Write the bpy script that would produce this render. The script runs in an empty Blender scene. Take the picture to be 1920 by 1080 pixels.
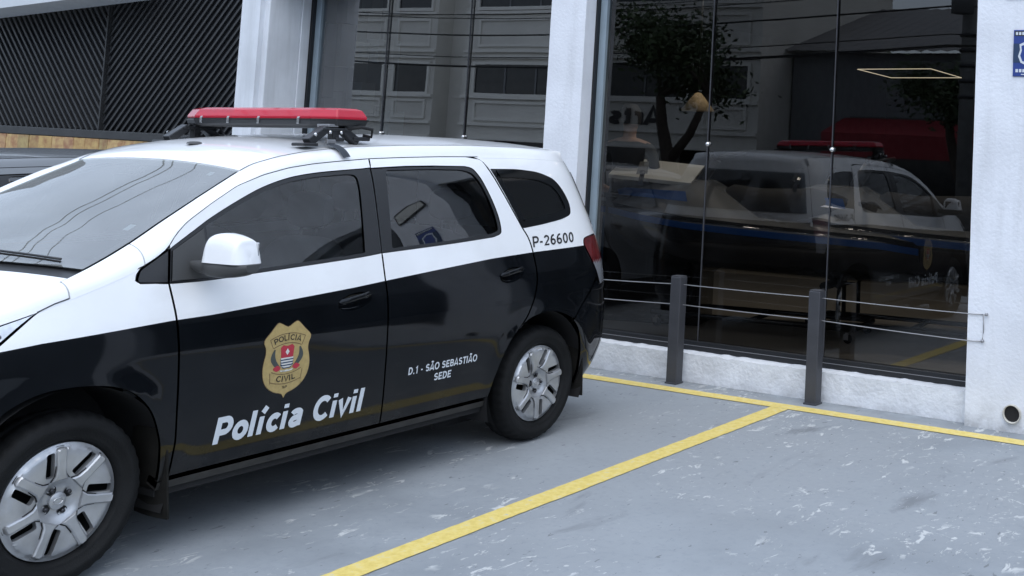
import bpy, bmesh, math, random
import numpy as np
from mathutils import Vector, Matrix, noise
from mathutils.geometry import delaunay_2d_cdt
random.seed(7); rng = np.random.default_rng(7)
scn = bpy.context.scene
COL = scn.collection
PI = math.pi

# ------------------------------------------------------------------ camera, sky, sun, exposure
cam = bpy.data.cameras.new('camera'); camo = bpy.data.objects.new('camera', cam); COL.objects.link(camo)
cam.sensor_fit = 'HORIZONTAL'; cam.sensor_width = 36.0
F_PX = 2235.95
cam.lens = F_PX / 1920 * 36
cam.shift_x = (960 - 1564.08) / 1920; cam.shift_y = (91.94 - 540) / 1920
cam.clip_start = 0.05; cam.clip_end = 400
yaw, pitch, roll = -0.4543, 0.0782, -0.0419
fwd = Vector((math.sin(yaw) * math.cos(pitch), math.cos(yaw) * math.cos(pitch), math.sin(pitch)))
rt = Vector((math.cos(yaw), -math.sin(yaw), 0)); dn = fwd.cross(rt)
rt2 = math.cos(roll) * rt + math.sin(roll) * dn; dn2 = -math.sin(roll) * rt + math.cos(roll) * dn
m = Matrix((rt2, -dn2, -fwd)).transposed().to_4x4(); m.translation = (3.6631, -6.9911, 1.7154)
camo.matrix_world = m
scn.camera = camo

SUN_EL, SUN_AZ = math.radians(55), math.radians(150)     # azimuth clockwise from +Y
world = bpy.data.worlds.new('World'); scn.world = world; world.use_nodes = True
wn = world.node_tree; wn.nodes.clear()
sky = wn.nodes.new('ShaderNodeTexSky'); sky.sky_type = 'NISHITA'; sky.sun_disc = False
sky.sun_elevation = SUN_EL; sky.sun_rotation = SUN_AZ
sky.air_density = 1.0; sky.dust_density = 1.2; sky.ozone_density = 1.0; sky.altitude = 50
wbg = wn.nodes.new('ShaderNodeBackground'); wbg.inputs[1].default_value = 0.15
hsv = wn.nodes.new('ShaderNodeHueSaturation'); hsv.inputs['Saturation'].default_value = 0.80
wo = wn.nodes.new('ShaderNodeOutputWorld')
wtc = wn.nodes.new('ShaderNodeTexCoord'); wns = wn.nodes.new('ShaderNodeTexNoise'); wns.inputs['Scale'].default_value = 2.2; wns.inputs['Detail'].default_value = 5   # cloud deck
wcr = wn.nodes.new('ShaderNodeMapRange'); wcr.inputs[1].default_value = .3; wcr.inputs[2].default_value = .7; wcr.inputs[3].default_value = .86; wcr.inputs[4].default_value = 1.14
wcl = wn.nodes.new('ShaderNodeVectorMath'); wcl.operation = 'SCALE'; wcl.inputs[0].default_value = (3.8, 4.5, 5.65)
wmx = wn.nodes.new('ShaderNodeMix'); wmx.data_type = 'RGBA'; wmx.inputs['Factor'].default_value = .75; wmx.clamp_result = False
wn.links.new(wtc.outputs['Generated'], wns.inputs['Vector']); wn.links.new(wns.outputs[0], wcr.inputs[0]); wn.links.new(wcr.outputs[0], wcl.inputs['Scale'])
wn.links.new(sky.outputs[0], hsv.inputs['Color']); wn.links.new(hsv.outputs[0], wmx.inputs['A']); wn.links.new(wcl.outputs[0], wmx.inputs['B']); wn.links.new(wmx.outputs['Result'], wbg.inputs[0]); wn.links.new(wbg.outputs[0], wo.inputs[0])
sl = bpy.data.lights.new('sun', 'SUN'); sl.energy = 0.6; sl.angle = math.radians(60); sl.color = (1.0, 0.97, 0.93)
so = bpy.data.objects.new('sun', sl); COL.objects.link(so)
sdir = Vector((math.sin(SUN_AZ) * math.cos(SUN_EL), math.cos(SUN_AZ) * math.cos(SUN_EL), math.sin(SUN_EL)))
so.rotation_euler = sdir.to_track_quat('Z', 'Y').to_euler()
scn.view_settings.view_transform = 'Standard'; scn.view_settings.look = 'None'
scn.view_settings.exposure = 1.04; scn.view_settings.gamma = 1.0; scn.view_settings.use_curve_mapping = False
scn.render.engine = 'CYCLES'
scn.cycles.max_bounces = 8; scn.cycles.transparent_max_bounces = 16

# ------------------------------------------------------------------ materials
def newmat(name):
    mt = bpy.data.materials.new(name); mt.use_nodes = True
    return mt, mt.node_tree, mt.node_tree.nodes['Principled BSDF']
def pbr(name, col, rough=0.5, metal=0.0, coat=0.0, var=0.0, vscale=6.0, bump=0.0, bscale=60.0, spec=0.5, tint=None):
    mt, nt, b = newmat(name); N = nt.nodes; L = nt.links
    b.inputs['Base Color'].default_value = (*col, 1); b.inputs['Roughness'].default_value = rough
    b.inputs['Metallic'].default_value = metal; b.inputs['Specular IOR Level'].default_value = spec
    if coat: b.inputs['Coat Weight'].default_value = coat; b.inputs['Coat Roughness'].default_value = 0.03
    tc = N.new('ShaderNodeTexCoord')
    if var > 0:
        ns = N.new('ShaderNodeTexNoise'); ns.inputs['Scale'].default_value = vscale; ns.inputs['Detail'].default_value = 6
        L.new(tc.outputs['Object'], ns.inputs['Vector'])
        mx = N.new('ShaderNodeMix'); mx.data_type = 'RGBA'
        c2 = tint if tint else tuple(max(0, c * (1 - var)) for c in col)
        mx.inputs['A'].default_value = (*[min(1, c * (1 + var * .5)) for c in col], 1); mx.inputs['B'].default_value = (*c2, 1)
        rp = N.new('ShaderNodeMapRange'); rp.inputs['From Min'].default_value = .35; rp.inputs['From Max'].default_value = .68
        L.new(ns.outputs[0], rp.inputs[0]); L.new(rp.outputs[0], mx.inputs['Factor']); L.new(mx.outputs['Result'], b.inputs['Base Color'])
    if bump > 0:
        n2 = N.new('ShaderNodeTexNoise'); n2.inputs['Scale'].default_value = bscale; n2.inputs['Detail'].default_value = 4
        L.new(tc.outputs['Object'], n2.inputs['Vector'])
        bp = N.new('ShaderNodeBump'); bp.inputs['Strength'].default_value = bump; bp.inputs['Distance'].default_value = 0.01
        L.new(n2.outputs[0], bp.inputs['Height']); L.new(bp.outputs[0], b.inputs['Normal'])
    return mt
def glassmat(name, tint=(.5, .55, .57), ior=1.6, minrefl=0.0, rough=0.0, bump=0.0):
    mt = bpy.data.materials.new(name); mt.use_nodes = True; nt = mt.node_tree; nt.nodes.clear(); N = nt.nodes; L = nt.links
    tr = N.new('ShaderNodeBsdfTransparent'); tr.inputs[0].default_value = (*tint, 1)
    gl = N.new('ShaderNodeBsdfGlossy'); gl.inputs['Roughness'].default_value = rough
    fr = N.new('ShaderNodeFresnel'); fr.inputs[0].default_value = ior
    mr = N.new('ShaderNodeMath'); mr.operation = 'MAXIMUM'; mr.inputs[1].default_value = minrefl
    mx = N.new('ShaderNodeMixShader'); out = N.new('ShaderNodeOutputMaterial')
    L.new(fr.outputs[0], mr.inputs[0]); L.new(mr.outputs[0], mx.inputs[0]); L.new(tr.outputs[0], mx.inputs[1]); L.new(gl.outputs[0], mx.inputs[2]); L.new(mx.outputs[0], out.inputs[0])
    if bump > 0:
        tc = N.new('ShaderNodeTexCoord'); ns = N.new('ShaderNodeTexNoise'); ns.inputs['Scale'].default_value = 1.1; ns.inputs['Detail'].default_value = 1
        bp = N.new('ShaderNodeBump'); bp.inputs['Strength'].default_value = bump; bp.inputs['Distance'].default_value = 0.02
        L.new(tc.outputs['Object'], ns.inputs['Vector']); L.new(ns.outputs[0], bp.inputs['Height']); L.new(bp.outputs[0], gl.inputs['Normal']); L.new(bp.outputs[0], fr.inputs['Normal'])
    return mt
def emis(name, col, s):
    mt, nt, b = newmat(name); b.inputs['Base Color'].default_value = (*col, 1)
    b.inputs['Emission Color'].default_value = (*col, 1); b.inputs['Emission Strength'].default_value = s; return mt

M = {}
M['white_paint'] = pbr('white_car_paint', (.86, .87, .88), .32, coat=.8, var=.03, vscale=3)
M['black_paint'] = pbr('black_vinyl_paint', (.0045, .0055, .007), .05, var=.25, vscale=5, spec=.30)
M['black_trim'] = pbr('black_satin_trim', (.022, .023, .025), .38)
M['grey_plastic'] = pbr('grey_plastic', (.055, .056, .056), .55, bump=.15, bscale=900)
M['dark'] = pbr('dark_cavity', (.010, .010, .011), .8)
M['rubber'] = pbr('tyre_rubber', (.0075, .008, .0085), .7, var=.35, vscale=9, bump=.25, bscale=160, spec=.25)
M['flap'] = pbr('dusty_rubber_flap', (.014, .0135, .012), .85, var=.4, vscale=12, spec=.2)
M['sill'] = pbr('dusty_sill', (.030, .028, .025), .6, var=.4, vscale=14)
M['alloy'] = pbr('silver_wheel_cover', (.44, .45, .465), .36, metal=.65, var=.25, vscale=9)
M['steel'] = pbr('dark_steel', (.06, .06, .065), .4, metal=.8)
M['chrome'] = pbr('bright_metal', (.7, .7, .7), .25, metal=1)
M['side_glass'] = glassmat('tinted_side_glass', (.58, .62, .64), 1.62, .125)
M['rear_glass'] = glassmat('dark_tinted_glass', (.32, .35, .38), 1.62, .14)
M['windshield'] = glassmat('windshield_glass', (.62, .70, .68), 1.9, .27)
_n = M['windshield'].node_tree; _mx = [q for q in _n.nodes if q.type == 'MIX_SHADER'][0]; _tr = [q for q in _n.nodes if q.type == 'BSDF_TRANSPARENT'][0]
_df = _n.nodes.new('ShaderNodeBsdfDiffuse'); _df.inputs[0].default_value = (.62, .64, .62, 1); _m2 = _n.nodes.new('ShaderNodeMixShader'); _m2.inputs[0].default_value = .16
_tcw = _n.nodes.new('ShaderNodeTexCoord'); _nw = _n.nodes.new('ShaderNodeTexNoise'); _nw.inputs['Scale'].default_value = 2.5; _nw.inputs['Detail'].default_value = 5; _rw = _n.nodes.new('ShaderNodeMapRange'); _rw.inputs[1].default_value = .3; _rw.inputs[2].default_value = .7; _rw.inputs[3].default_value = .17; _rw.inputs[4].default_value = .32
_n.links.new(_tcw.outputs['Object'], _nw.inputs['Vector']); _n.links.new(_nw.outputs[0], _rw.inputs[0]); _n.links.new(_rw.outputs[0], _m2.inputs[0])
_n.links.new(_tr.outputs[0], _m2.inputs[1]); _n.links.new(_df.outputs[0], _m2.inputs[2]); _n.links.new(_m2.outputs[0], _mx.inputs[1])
M['frit'] = pbr('frit_band', (.03, .033, .036), .35)
M['frit_gloss'] = pbr('gloss_black_border', (.006, .007, .008), .08)
M['sticker'] = pbr('paper_sticker', (.62, .66, .74), .5)
M['red_lens'] = pbr('red_lens', (.74, .04, .08), .16, coat=.6)
_n = M['red_lens'].node_tree; _pb = _n.nodes['Principled BSDF']; _tr = _n.nodes.new('ShaderNodeBsdfTransparent'); _tr.inputs[0].default_value = (.85, .03, .06, 1); _ms = _n.nodes.new('ShaderNodeMixShader'); _ms.inputs[0].default_value = .42
_n.links.new(_pb.outputs[0], _ms.inputs[1]); _n.links.new(_tr.outputs[0], _ms.inputs[2]); _n.links.new(_ms.outputs[0], _n.nodes['Material Output'].inputs[0])
M['tail_lens'] = pbr('tail_lens', (.13, .012, .014), .12, coat=.6, var=.4, vscale=25)
M['clear_lens'] = pbr('clear_lens', (.30, .31, .33), .12, metal=.3, coat=.6)
M['lens_chrome'] = pbr('lamp_reflector', (.72, .76, .82), .2, metal=.1, coat=1, var=.25, vscale=22)
M['letter'] = pbr('white_decal', (.62, .66, .70), .45)
M['black_letter'] = pbr('black_decal', (.012, .012, .014), .45)
M['gold'] = pbr('gold_decal', (.42, .31, .125), .4, var=.12, vscale=60)
M['gold_dark'] = pbr('gold_line_decal', (.145, .095, .045), .45)
M['decal_red'] = pbr('red_decal', (.42, .03, .05), .45)
M['decal_blue'] = pbr('blue_decal', (.02, .045, .10), .45)
M['decal_green'] = pbr('grey_green_decal', (.055, .065, .06), .45)
M['decal_white'] = pbr('pale_decal', (.62, .62, .58), .45)
M['cloth'] = pbr('seat_cloth', (.13, .13, .135), .9, bump=.2, bscale=400)
M['liner'] = pbr('headliner', (.36, .36, .35), .9)
M['dash'] = pbr('dashboard', (.035, .035, .036), .7)
M['strap'] = pbr('webbing_strap', (.035, .042, .052), .7, bump=.2, bscale=300)
M['wall'] = pbr('white_plaster', (.76, .78, .82), .8, var=.09, vscale=2.2, bump=.32, bscale=48)
M['rough_wall'] = pbr('rough_white_plaster', (.72, .74, .77), .85, var=.09, vscale=9, bump=.7, bscale=34)
M['smooth_wall'] = pbr('smooth_white_wall', (.70, .73, .77), .7, var=.12, vscale=2.5, bump=.1, bscale=30)
M['alu'] = pbr('blue_grey_aluminium', (.30, .37, .42), .45, metal=.3, var=.1)
M['black_frame'] = pbr('black_frame', (.011, .012, .014), .4)
M['post'] = pbr('grey_post_paint', (.050, .052, .060), .5, var=.15, vscale=8, bump=.12, bscale=120)
M['cable'] = pbr('steel_cable', (.34, .34, .35), .4, metal=.7)
M['shop_glass'] = glassmat('shop_glass', (.46, .46, .46), 1.5, .09, bump=.014)
M['shop_glass_l'] = glassmat('shop_glass_left', (.62, .66, .70), 1.5, .28, bump=.014)
M['pvc'] = pbr('pvc_pipe', (.55, .53, .48), .5, var=.3, vscale=20)
M['slat'] = pbr('dark_metal_slat', (.027, .028, .029), .5, var=.25, vscale=5)
M['slat_back'] = pbr('black_gate_sheet', (.006, .007, .010), .6)
M['sticker_blue'] = pbr('blue_plate', (.025, .055, .24), .35)
M['wire'] = pbr('black_wire', (.01, .01, .01), .6)
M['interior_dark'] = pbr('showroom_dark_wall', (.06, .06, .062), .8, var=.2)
M['floor_tile'] = pbr('showroom_floor', (.27, .25, .22), .45, var=.15, vscale=2)
M['pale_box'] = pbr('pale_panel', (.55, .58, .60), .6, var=.05)
M['hull_dark'] = pbr('black_gelcoat', (.018, .019, .022), .22, coat=.5)
M['hull_grey'] = pbr('grey_gelcoat', (.16, .165, .17), .25, coat=.5)
M['hull_blue'] = pbr('blue_gelcoat', (.015, .07, .24), .25, coat=.5)
M['denim'] = pbr('denim', (.05, .085, .14), .9, var=.25, vscale=14)
M['shirt'] = pbr('dark_shirt', (.025, .027, .03), .9, var=.2)
M['skin'] = pbr('skin', (.42, .25, .17), .6)
M['hair'] = pbr('hair', (.015, .012, .01), .7)
M['brown'] = pbr('brown_leather', (.16, .12, .08), .6)
M['beige'] = pbr('beige_facade', (.60, .58, .53), .85, var=.1, vscale=.6, bump=.2, bscale=12)
M['mould'] = pbr('facade_moulding', (.66, .64, .59), .8)
M['far_glass'] = pbr('far_window_glass', (.012, .014, .018), .08)
M['far_grey'] = pbr('grey_facade', (.16, .165, .17), .85, var=.15, vscale=.5)
M['roof_metal'] = pbr('corrugated_roof', (.12, .12, .125), .6)
M['awning'] = pbr('red_awning', (.24, .018, .025), .7, var=.15)
M['asphalt'] = pbr('asphalt', (.055, .055, .057), .9, var=.25, vscale=3, bump=.5, bscale=90)
M['pavement'] = pbr('pavement', (.26, .255, .25), .9, var=.2, vscale=2)
M['bark'] = pbr('bark', (.075, .058, .045), .95, var=.35, vscale=12, bump=.8, bscale=40)
M['leaf'] = pbr('leaf', (.045, .075, .022), .6, var=.5, vscale=1.5)
M['concrete_pole'] = pbr('concrete_pole', (.22, .22, .215), .9, var=.2)
M['dark_car'] = pbr('charcoal_car_paint', (.020, .022, .026), .2, coat=.6)
M['grey_car'] = pbr('graphite_car_paint', (.16, .17, .18), .25, coat=.6)
M['led'] = emis('led_strip', (1.0, .86, .62), .5)
M['lamp'] = emis('downlight', (1.0, .86, .62), 5.0)
M['tan'] = pbr('tan_board', (.45, .33, .18), .7, var=.3, vscale=20)

def wood_mat(i):
    cs = [(.43, .30, .12), (.38, .27, .115), (.47, .335, .15), (.40, .26, .13), (.35, .27, .12)]
    c = cs[i % 5]
    return pbr('wood_board_%d' % (i % 5), c, .75, var=.35, vscale=16, tint=(c[0] * .75, c[1] * .55, c[2] * .62), bump=.3, bscale=50)
WOODS = [wood_mat(i) for i in range(5)]

def ground_mat():
    mt, nt, b = newmat('painted_concrete'); N = nt.nodes; L = nt.links
    tc = N.new('ShaderNodeTexCoord')
    def ns(scale, detail=5, rough=.55, dist=0.0, stretch=None):
        n = N.new('ShaderNodeTexNoise'); n.inputs['Scale'].default_value = scale; n.inputs['Detail'].default_value = detail
        n.inputs['Roughness'].default_value = rough; n.inputs['Distortion'].default_value = dist
        if stretch:
            mp = N.new('ShaderNodeMapping'); mp.inputs['Scale'].default_value = stretch; mp.inputs['Rotation'].default_value = (0, 0, .35); L.new(tc.outputs['Object'], mp.inputs[0]); L.new(mp.outputs[0], n.inputs['Vector'])
        else: L.new(tc.outputs['Object'], n.inputs['Vector'])
        return n.outputs[0]
    def mr(v, a, bb, c=0., d=1.):
        r = N.new('ShaderNodeMapRange'); r.inputs[1].default_value = a; r.inputs[2].default_value = bb; r.inputs[3].default_value = c; r.inputs[4].default_value = d
        L.new(v, r.inputs[0]); return r.outputs[0]
    def mul(a, bb):
        r = N.new('ShaderNodeMath'); r.operation = 'MULTIPLY'; L.new(a, r.inputs[0]); L.new(bb, r.inputs[1]); return r.outputs[0]
    def mixc(f, a, bb):
        r = N.new('ShaderNodeMix'); r.data_type = 'RGBA'; L.new(f, r.inputs['Factor'])
        for s, c in (('A', a), ('B', bb)):
            if isinstance(c, tuple): r.inputs[s].default_value = (*c, 1)
            else: L.new(c, r.inputs[s])
        return r.outputs['Result']
    base = mixc(mr(ns(1.2, 6, .6), .35, .68), (.325, .352, .375), (.222, .244, .264))
    base = mixc(mr(ns(.35, 3), .42, .62), base, (.305, .326, .344))
    base = mixc(mr(ns(26, 4, .7), .52, .75, 0, .5), base, (.21, .235, .26))
    # dark tyre scuffs and grime
    sc = mul(mr(ns(3.5, 6, .62, .6, (1, .35, 1)), .60, .70), mr(ns(.8, 2), .45, .58))
    base = mixc(mr(sc, 0, 1, 0, .6), base, (.135, .145, .155))
    # small dark pits
    base = mixc(mr(ns(30, 3, .6, .4, (1, .4, 1)), .665, .69, 0, .6), base, (.10, .105, .11))
    # flaked-off paint: pale chips in clusters
    chips = mul(mr(ns(15, 6, .70, .8, (1, .5, 1)), .57, .615), mr(ns(1.3, 4, .65, .4), .50, .57))
    base = mixc(mr(chips, 0, 1, 0, .85), base, (.60, .61, .60))
    fl = mul(mr(ns(30, 4, .62, .5, (1, .55, 1)), .645, .68), mr(ns(.7, 3), .42, .54))
    base = mixc(mr(fl, 0, 1, 0, .75), base, (.58, .59, .58))
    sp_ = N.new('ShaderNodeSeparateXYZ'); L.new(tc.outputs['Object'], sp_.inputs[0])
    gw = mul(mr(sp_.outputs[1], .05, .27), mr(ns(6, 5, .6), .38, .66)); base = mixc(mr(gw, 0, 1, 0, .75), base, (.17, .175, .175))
    L.new(base, b.inputs['Base Color'])
    rg = mr(ns(2.2, 4), .3, .7, .55, .8); L.new(rg, b.inputs['Roughness'])
    bp = N.new('ShaderNodeBump'); bp.inputs['Strength'].default_value = .35; bp.inputs['Distance'].default_value = .006
    hn = N.new('ShaderNodeMath'); hn.operation = 'SUBTRACT'; L.new(ns(14, 8, .7), hn.inputs[0]); L.new(chips, hn.inputs[1])
    L.new(hn.outputs[0], bp.inputs['Height']); L.new(bp.outputs[0], b.inputs['Normal'])
    return mt
def add_layer(mt, col, scale3, thr, amt, zfrom=None, zto=None, rough=None):
    '''weathering: a stretched-noise stain, optionally only below a height'''
    nt = mt.node_tree; N = nt.nodes; L = nt.links; b = N['Principled BSDF']; bc = b.inputs['Base Color']
    tc = N.new('ShaderNodeTexCoord'); mp = N.new('ShaderNodeMapping'); mp.inputs['Scale'].default_value = scale3; ns = N.new('ShaderNodeTexNoise'); ns.inputs['Scale'].default_value = 1; ns.inputs['Detail'].default_value = 7; ns.inputs['Roughness'].default_value = .65
    L.new(tc.outputs['Object'], mp.inputs[0]); L.new(mp.outputs[0], ns.inputs['Vector'])
    r = N.new('ShaderNodeMapRange'); r.inputs[1].default_value = thr[0]; r.inputs[2].default_value = thr[1]; r.inputs[4].default_value = amt; L.new(ns.outputs[0], r.inputs[0]); f = r.outputs[0]
    if zfrom is not None:
        sx = N.new('ShaderNodeSeparateXYZ'); L.new(tc.outputs['Object'], sx.inputs[0]); r2 = N.new('ShaderNodeMapRange'); r2.inputs[1].default_value = zfrom; r2.inputs[2].default_value = zto; L.new(sx.outputs[2], r2.inputs[0])
        ml = N.new('ShaderNodeMath'); ml.operation = 'MULTIPLY'; L.new(f, ml.inputs[0]); L.new(r2.outputs[0], ml.inputs[1]); f = ml.outputs[0]
    mx = N.new('ShaderNodeMix'); mx.data_type = 'RGBA'; L.new(f, mx.inputs['Factor']); mx.inputs['B'].default_value = (*col, 1)
    if bc.is_linked: L.new(bc.links[0].from_socket, mx.inputs['A'])
    else: mx.inputs['A'].default_value = bc.default_value
    L.new(mx.outputs['Result'], bc)
add_layer(M['wall'], (.50, .51, .52), (5, 5, .5), (.50, .72), .45)
add_layer(M['wall'], (.36, .36, .35), (9, 9, 9), (.36, .62), .8, .17, .0)
add_layer(M['rough_wall'], (.34, .34, .33), (11, 11, 11), (.38, .66), .75, .055, -.02)
add_layer(M['smooth_wall'], (.44, .46, .47), (7, 7, .6), (.46, .70), .5)
add_layer(M['black_paint'], (.035, .032, .028), (3, 3, 3), (.32, .62), .5, .62, .28)
add_layer(M['white_paint'], (.66, .66, .64), (2.5, 2.5, 2.5), (.50, .74), .3)
M['ground'] = ground_mat()
def line_mat():
    mt, nt, b = newmat('worn_yellow_paint'); N = nt.nodes; L = nt.links
    tc = N.new('ShaderNodeTexCoord'); n1 = N.new('ShaderNodeTexNoise'); n1.inputs['Scale'].default_value = 24; n1.inputs['Detail'].default_value = 7; n1.inputs['Roughness'].default_value = .7
    L.new(tc.outputs['Object'], n1.inputs['Vector'])
    cr = N.new('ShaderNodeValToRGB'); e = cr.color_ramp.elements
    e[0].position = .32; e[0].color = (.66, .50, .12, 1); e[1].position = .56; e[1].color = (.78, .62, .20, 1)
    x = cr.color_ramp.elements.new(.64); x.color = (.70, .60, .32, 1); x = cr.color_ramp.elements.new(.70); x.color = (.48, .48, .44, 1)
    L.new(n1.outputs[0], cr.inputs[0]); L.new(cr.outputs[0], b.inputs['Base Color']); b.inputs['Roughness'].default_value = .65
    return mt
M['yellow'] = line_mat()

# ------------------------------------------------------------------ object helpers
def link(o, parent=None):
    COL.objects.link(o)
    if parent: o.parent = parent
    return o
def tag(o, label=None, cat=None, group=None, kind=None):
    if label: o['label'] = label
    if cat: o['category'] = cat
    if group: o['group'] = group
    if kind: o['kind'] = kind
    return o
def empty(name, loc=(0, 0, 0), rz=0, parent=None):
    o = bpy.data.objects.new(name, None); o.location = loc; o.rotation_euler = (0, 0, rz); o.empty_display_size = .2
    return link(o, parent)
class MB:
    def __init__(s): s.v = []; s.f = []; s.mi = []; s.sm = []
    def add(s, vs, fs, mi=0, smooth=False):
        o = len(s.v); s.v += [tuple(map(float, q)) for q in vs]
        for f in fs: s.f.append([i + o for i in f]); s.mi.append(mi); s.sm.append(smooth)
        return s
    def box(s, c, d, rot=None, mi=0):
        hx, hy, hz = d[0] / 2, d[1] / 2, d[2] / 2
        vs = [Vector((x * hx, y * hy, z * hz)) for x in (-1, 1) for y in (-1, 1) for z in (-1, 1)]
        if rot is not None: vs = [rot @ q for q in vs]
        vs = [q + Vector(c) for q in vs]
        return s.add(vs, [(0, 1, 3, 2), (4, 6, 7, 5), (0, 4, 5, 1), (2, 3, 7, 6), (0, 2, 6, 4), (1, 5, 7, 3)], mi)
    def b2(s, x0, x1, y0, y1, z0, z1, mi=0):
        return s.box(((x0 + x1) / 2, (y0 + y1) / 2, (z0 + z1) / 2), (abs(x1 - x0), abs(y1 - y0), abs(z1 - z0)), mi=mi)
    def grid(s, P, mi=0, smooth=True, closeu=False, closev=False):
        P = np.asarray(P, float); n, m_ = P.shape[:2]
        fs = []
        for i in range(n if closeu else n - 1):
            for j in range(m_ if closev else m_ - 1):
                fs.append((i * m_ + j, ((i + 1) % n) * m_ + j, ((i + 1) % n) * m_ + (j + 1) % m_, i * m_ + (j + 1) % m_))
        return s.add(P.reshape(-1, 3), fs, mi, smooth)
    def tube(s, pts, r, n=8, mi=0, caps=True):
        pts = [Vector(p) for p in pts]; rs = r if hasattr(r, '__len__') else [r] * len(pts)
        ring = []; up = Vector((0, 0, 1))
        for i, p in enumerate(pts):
            t = (pts[min(i + 1, len(pts) - 1)] - pts[max(i - 1, 0)]).normalized()
            a = t.cross(up)
            if a.length < .05: a = t.cross(Vector((1, 0, 0)))
            a.normalize(); b_ = t.cross(a).normalized()
            ring.append([p + (a * math.cos(2 * PI * k / n) + b_ * math.sin(2 * PI * k / n)) * rs[i] for k in range(n)])
        o = len(s.v); s.grid([[tuple(q) for q in rr] for rr in ring], mi, True, False, True)
        if caps:
            s.f.append([o + k for k in range(n)]); s.mi.append(mi); s.sm.append(False)
            l0 = o + (len(pts) - 1) * n; s.f.append([l0 + k for k in range(n - 1, -1, -1)]); s.mi.append(mi); s.sm.append(False)
        return s
    def prism(s, poly, a0, a1, axes='xz', mi=0):
        """polygon in two axes extruded along the third"""
        ax = {'x': 0, 'y': 1, 'z': 2}; i, j = ax[axes[0]], ax[axes[1]]; k = 3 - i - j
        vs = []
        for a in (a0, a1):
            for p in poly:
                q = [0, 0, 0]; q[i] = p[0]; q[j] = p[1]; q[k] = a; vs.append(q)
        n = len(poly)
        fs = [list(range(n)), list(range(2 * n - 1, n - 1, -1))] + [(q, n + q, n + (q + 1) % n, (q + 1) % n) for q in range(n)]
        return s.add(vs, fs, mi)
    def lathe(s, prof, n=32, axis='y', c=(0, 0, 0), mi=0, wob=None):
        P = []
        for k in range(n):
            a = 2 * PI * k / n; row = []
            for q, (r, h) in enumerate(prof):
                rr = r + (wob(k, q) if wob else 0)
                if axis == 'y': row.append((c[0] + rr * math.cos(a), c[1] + h, c[2] + rr * math.sin(a)))
                elif axis == 'z': row.append((c[0] + rr * math.cos(a), c[1] + rr * math.sin(a), c[2] + h))
                else: row.append((c[0] + h, c[1] + rr * math.cos(a), c[2] + rr * math.sin(a)))
            P.append(row)
        return s.grid(P, mi, True, True, False)
    def build(s, name, mats, parent=None, bevel=0, seg=2, normals=None, recalc=True):
        me = bpy.data.meshes.new(name); me.from_pydata(s.v, [], s.f)
        for mt in (mats if isinstance(mats, (list, tuple)) else [mats]): me.materials.append(mt)
        me.polygons.foreach_set('material_index', s.mi); me.polygons.foreach_set('use_smooth', s.sm)
        if recalc and normals is None:
            bm = bmesh.new(); bm.from_mesh(me); bmesh.ops.recalc_face_normals(bm, faces=bm.faces); bm.to_mesh(me); bm.free()
        me.update()
        if normals is not None: me.normals_split_custom_set_from_vertices(normals)
        o = bpy.data.objects.new(name, me); link(o, parent)
        if bevel:
            bv = o.modifiers.new('bevel', 'BEVEL'); bv.width = bevel; bv.segments = seg; bv.limit_method = 'ANGLE'; bv.angle_limit = math.radians(40)
        return o
def smooth_obj(o, ang=35):
    me = o.data; me.polygons.foreach_set('use_smooth', [True] * len(me.polygons))
    try: me.set_sharp_from_angle(angle=math.radians(ang))
    except Exception: pass
    return o
def copy_tree(o, parent=None, over=None, skip=()):
    c = o.copy(); COL.objects.link(c); c.parent = parent
    if over and c.type == 'MESH':
        for i, sl_ in enumerate(c.material_slots):
            if sl_.material and sl_.material.name in over:
                nm = over[sl_.material.name]; c.material_slots[i].link = 'OBJECT'; c.material_slots[i].material = nm
    for ch in list(o.children):
        if ch.name.split('.')[0] in skip: continue
        copy_tree(ch, c, over, skip)
    return c

# ------------------------------------------------------------------ setting: ground
def sheet(name, x0, x1, y0, y1, z, mt, kind='structure', nx=1, ny=1, parent=None):
    P = [[(x, y, z) for y in np.linspace(y0, y1, ny + 1)] for x in np.linspace(x0, x1, nx + 1)]
    o = MB().grid(P, smooth=False).build(name, mt, parent)
    for p in o.data.polygons:
        if p.normal.z < 0: o.data.flip_normals(); break
    if kind and not parent: tag(o, kind=kind)
    return o
lot = MB().b2(-16, 16, -6.6, 0.9, -.6, 0.0).build('parking_lot', M['ground']); tag(lot, kind='structure')
street = sheet('street', -150, 150, -150, -6.55, -.35, M['asphalt'])
terrain = sheet('terrain', -150, 150, -6.4, 150, -.4, M['pavement'])
far_pav = MB().b2(-60, 60, -23.2, -19.5, -.6, -.2).build('pavement', M['pavement']); tag(far_pav, kind='structure')
def painted_line(name, pts, w, z=.004):
    """thin paint sheet following a slightly uneven hand-painted strip"""
    (x0, y0), (x1, y1) = pts; n = 60; d = Vector((x1 - x0, y1 - y0)).normalized(); nn = Vector((-d.y, d.x)); P = []; n = 420; ll = math.hypot(x1 - x0, y1 - y0)
    for i in range(n + 1):
        t = i / n; c = Vector((x0 + (x1 - x0) * t, y0 + (y1 - y0) * t)); wl = w / 2 + .004 * noise.noise((t * ll * 2.2, 3.1, w)) + .0045 * noise.noise((t * ll * 17, 1.1, w)); wr = w / 2 + .004 * noise.noise((t * ll * 2.1, 7.7, w)) + .0045 * noise.noise((t * ll * 16, 5.7, w))
        a = c + nn * wl; b_ = c - nn * wr; P.append([(a.x, a.y, z), (b_.x, b_.y, z)])
    o = MB().grid(P, smooth=False).build(name, M['yellow'])
    if o.data.polygons[0].normal.z < 0: o.data.flip_normals()
    return tag(o, kind='structure')
painted_line('painted_stall_line', ((0.022, -6.2), (0.005, -.082)), .125)
painted_line('painted_wall_line', ((-6.0, -.02), (6.0, -.02)), .12)

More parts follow.
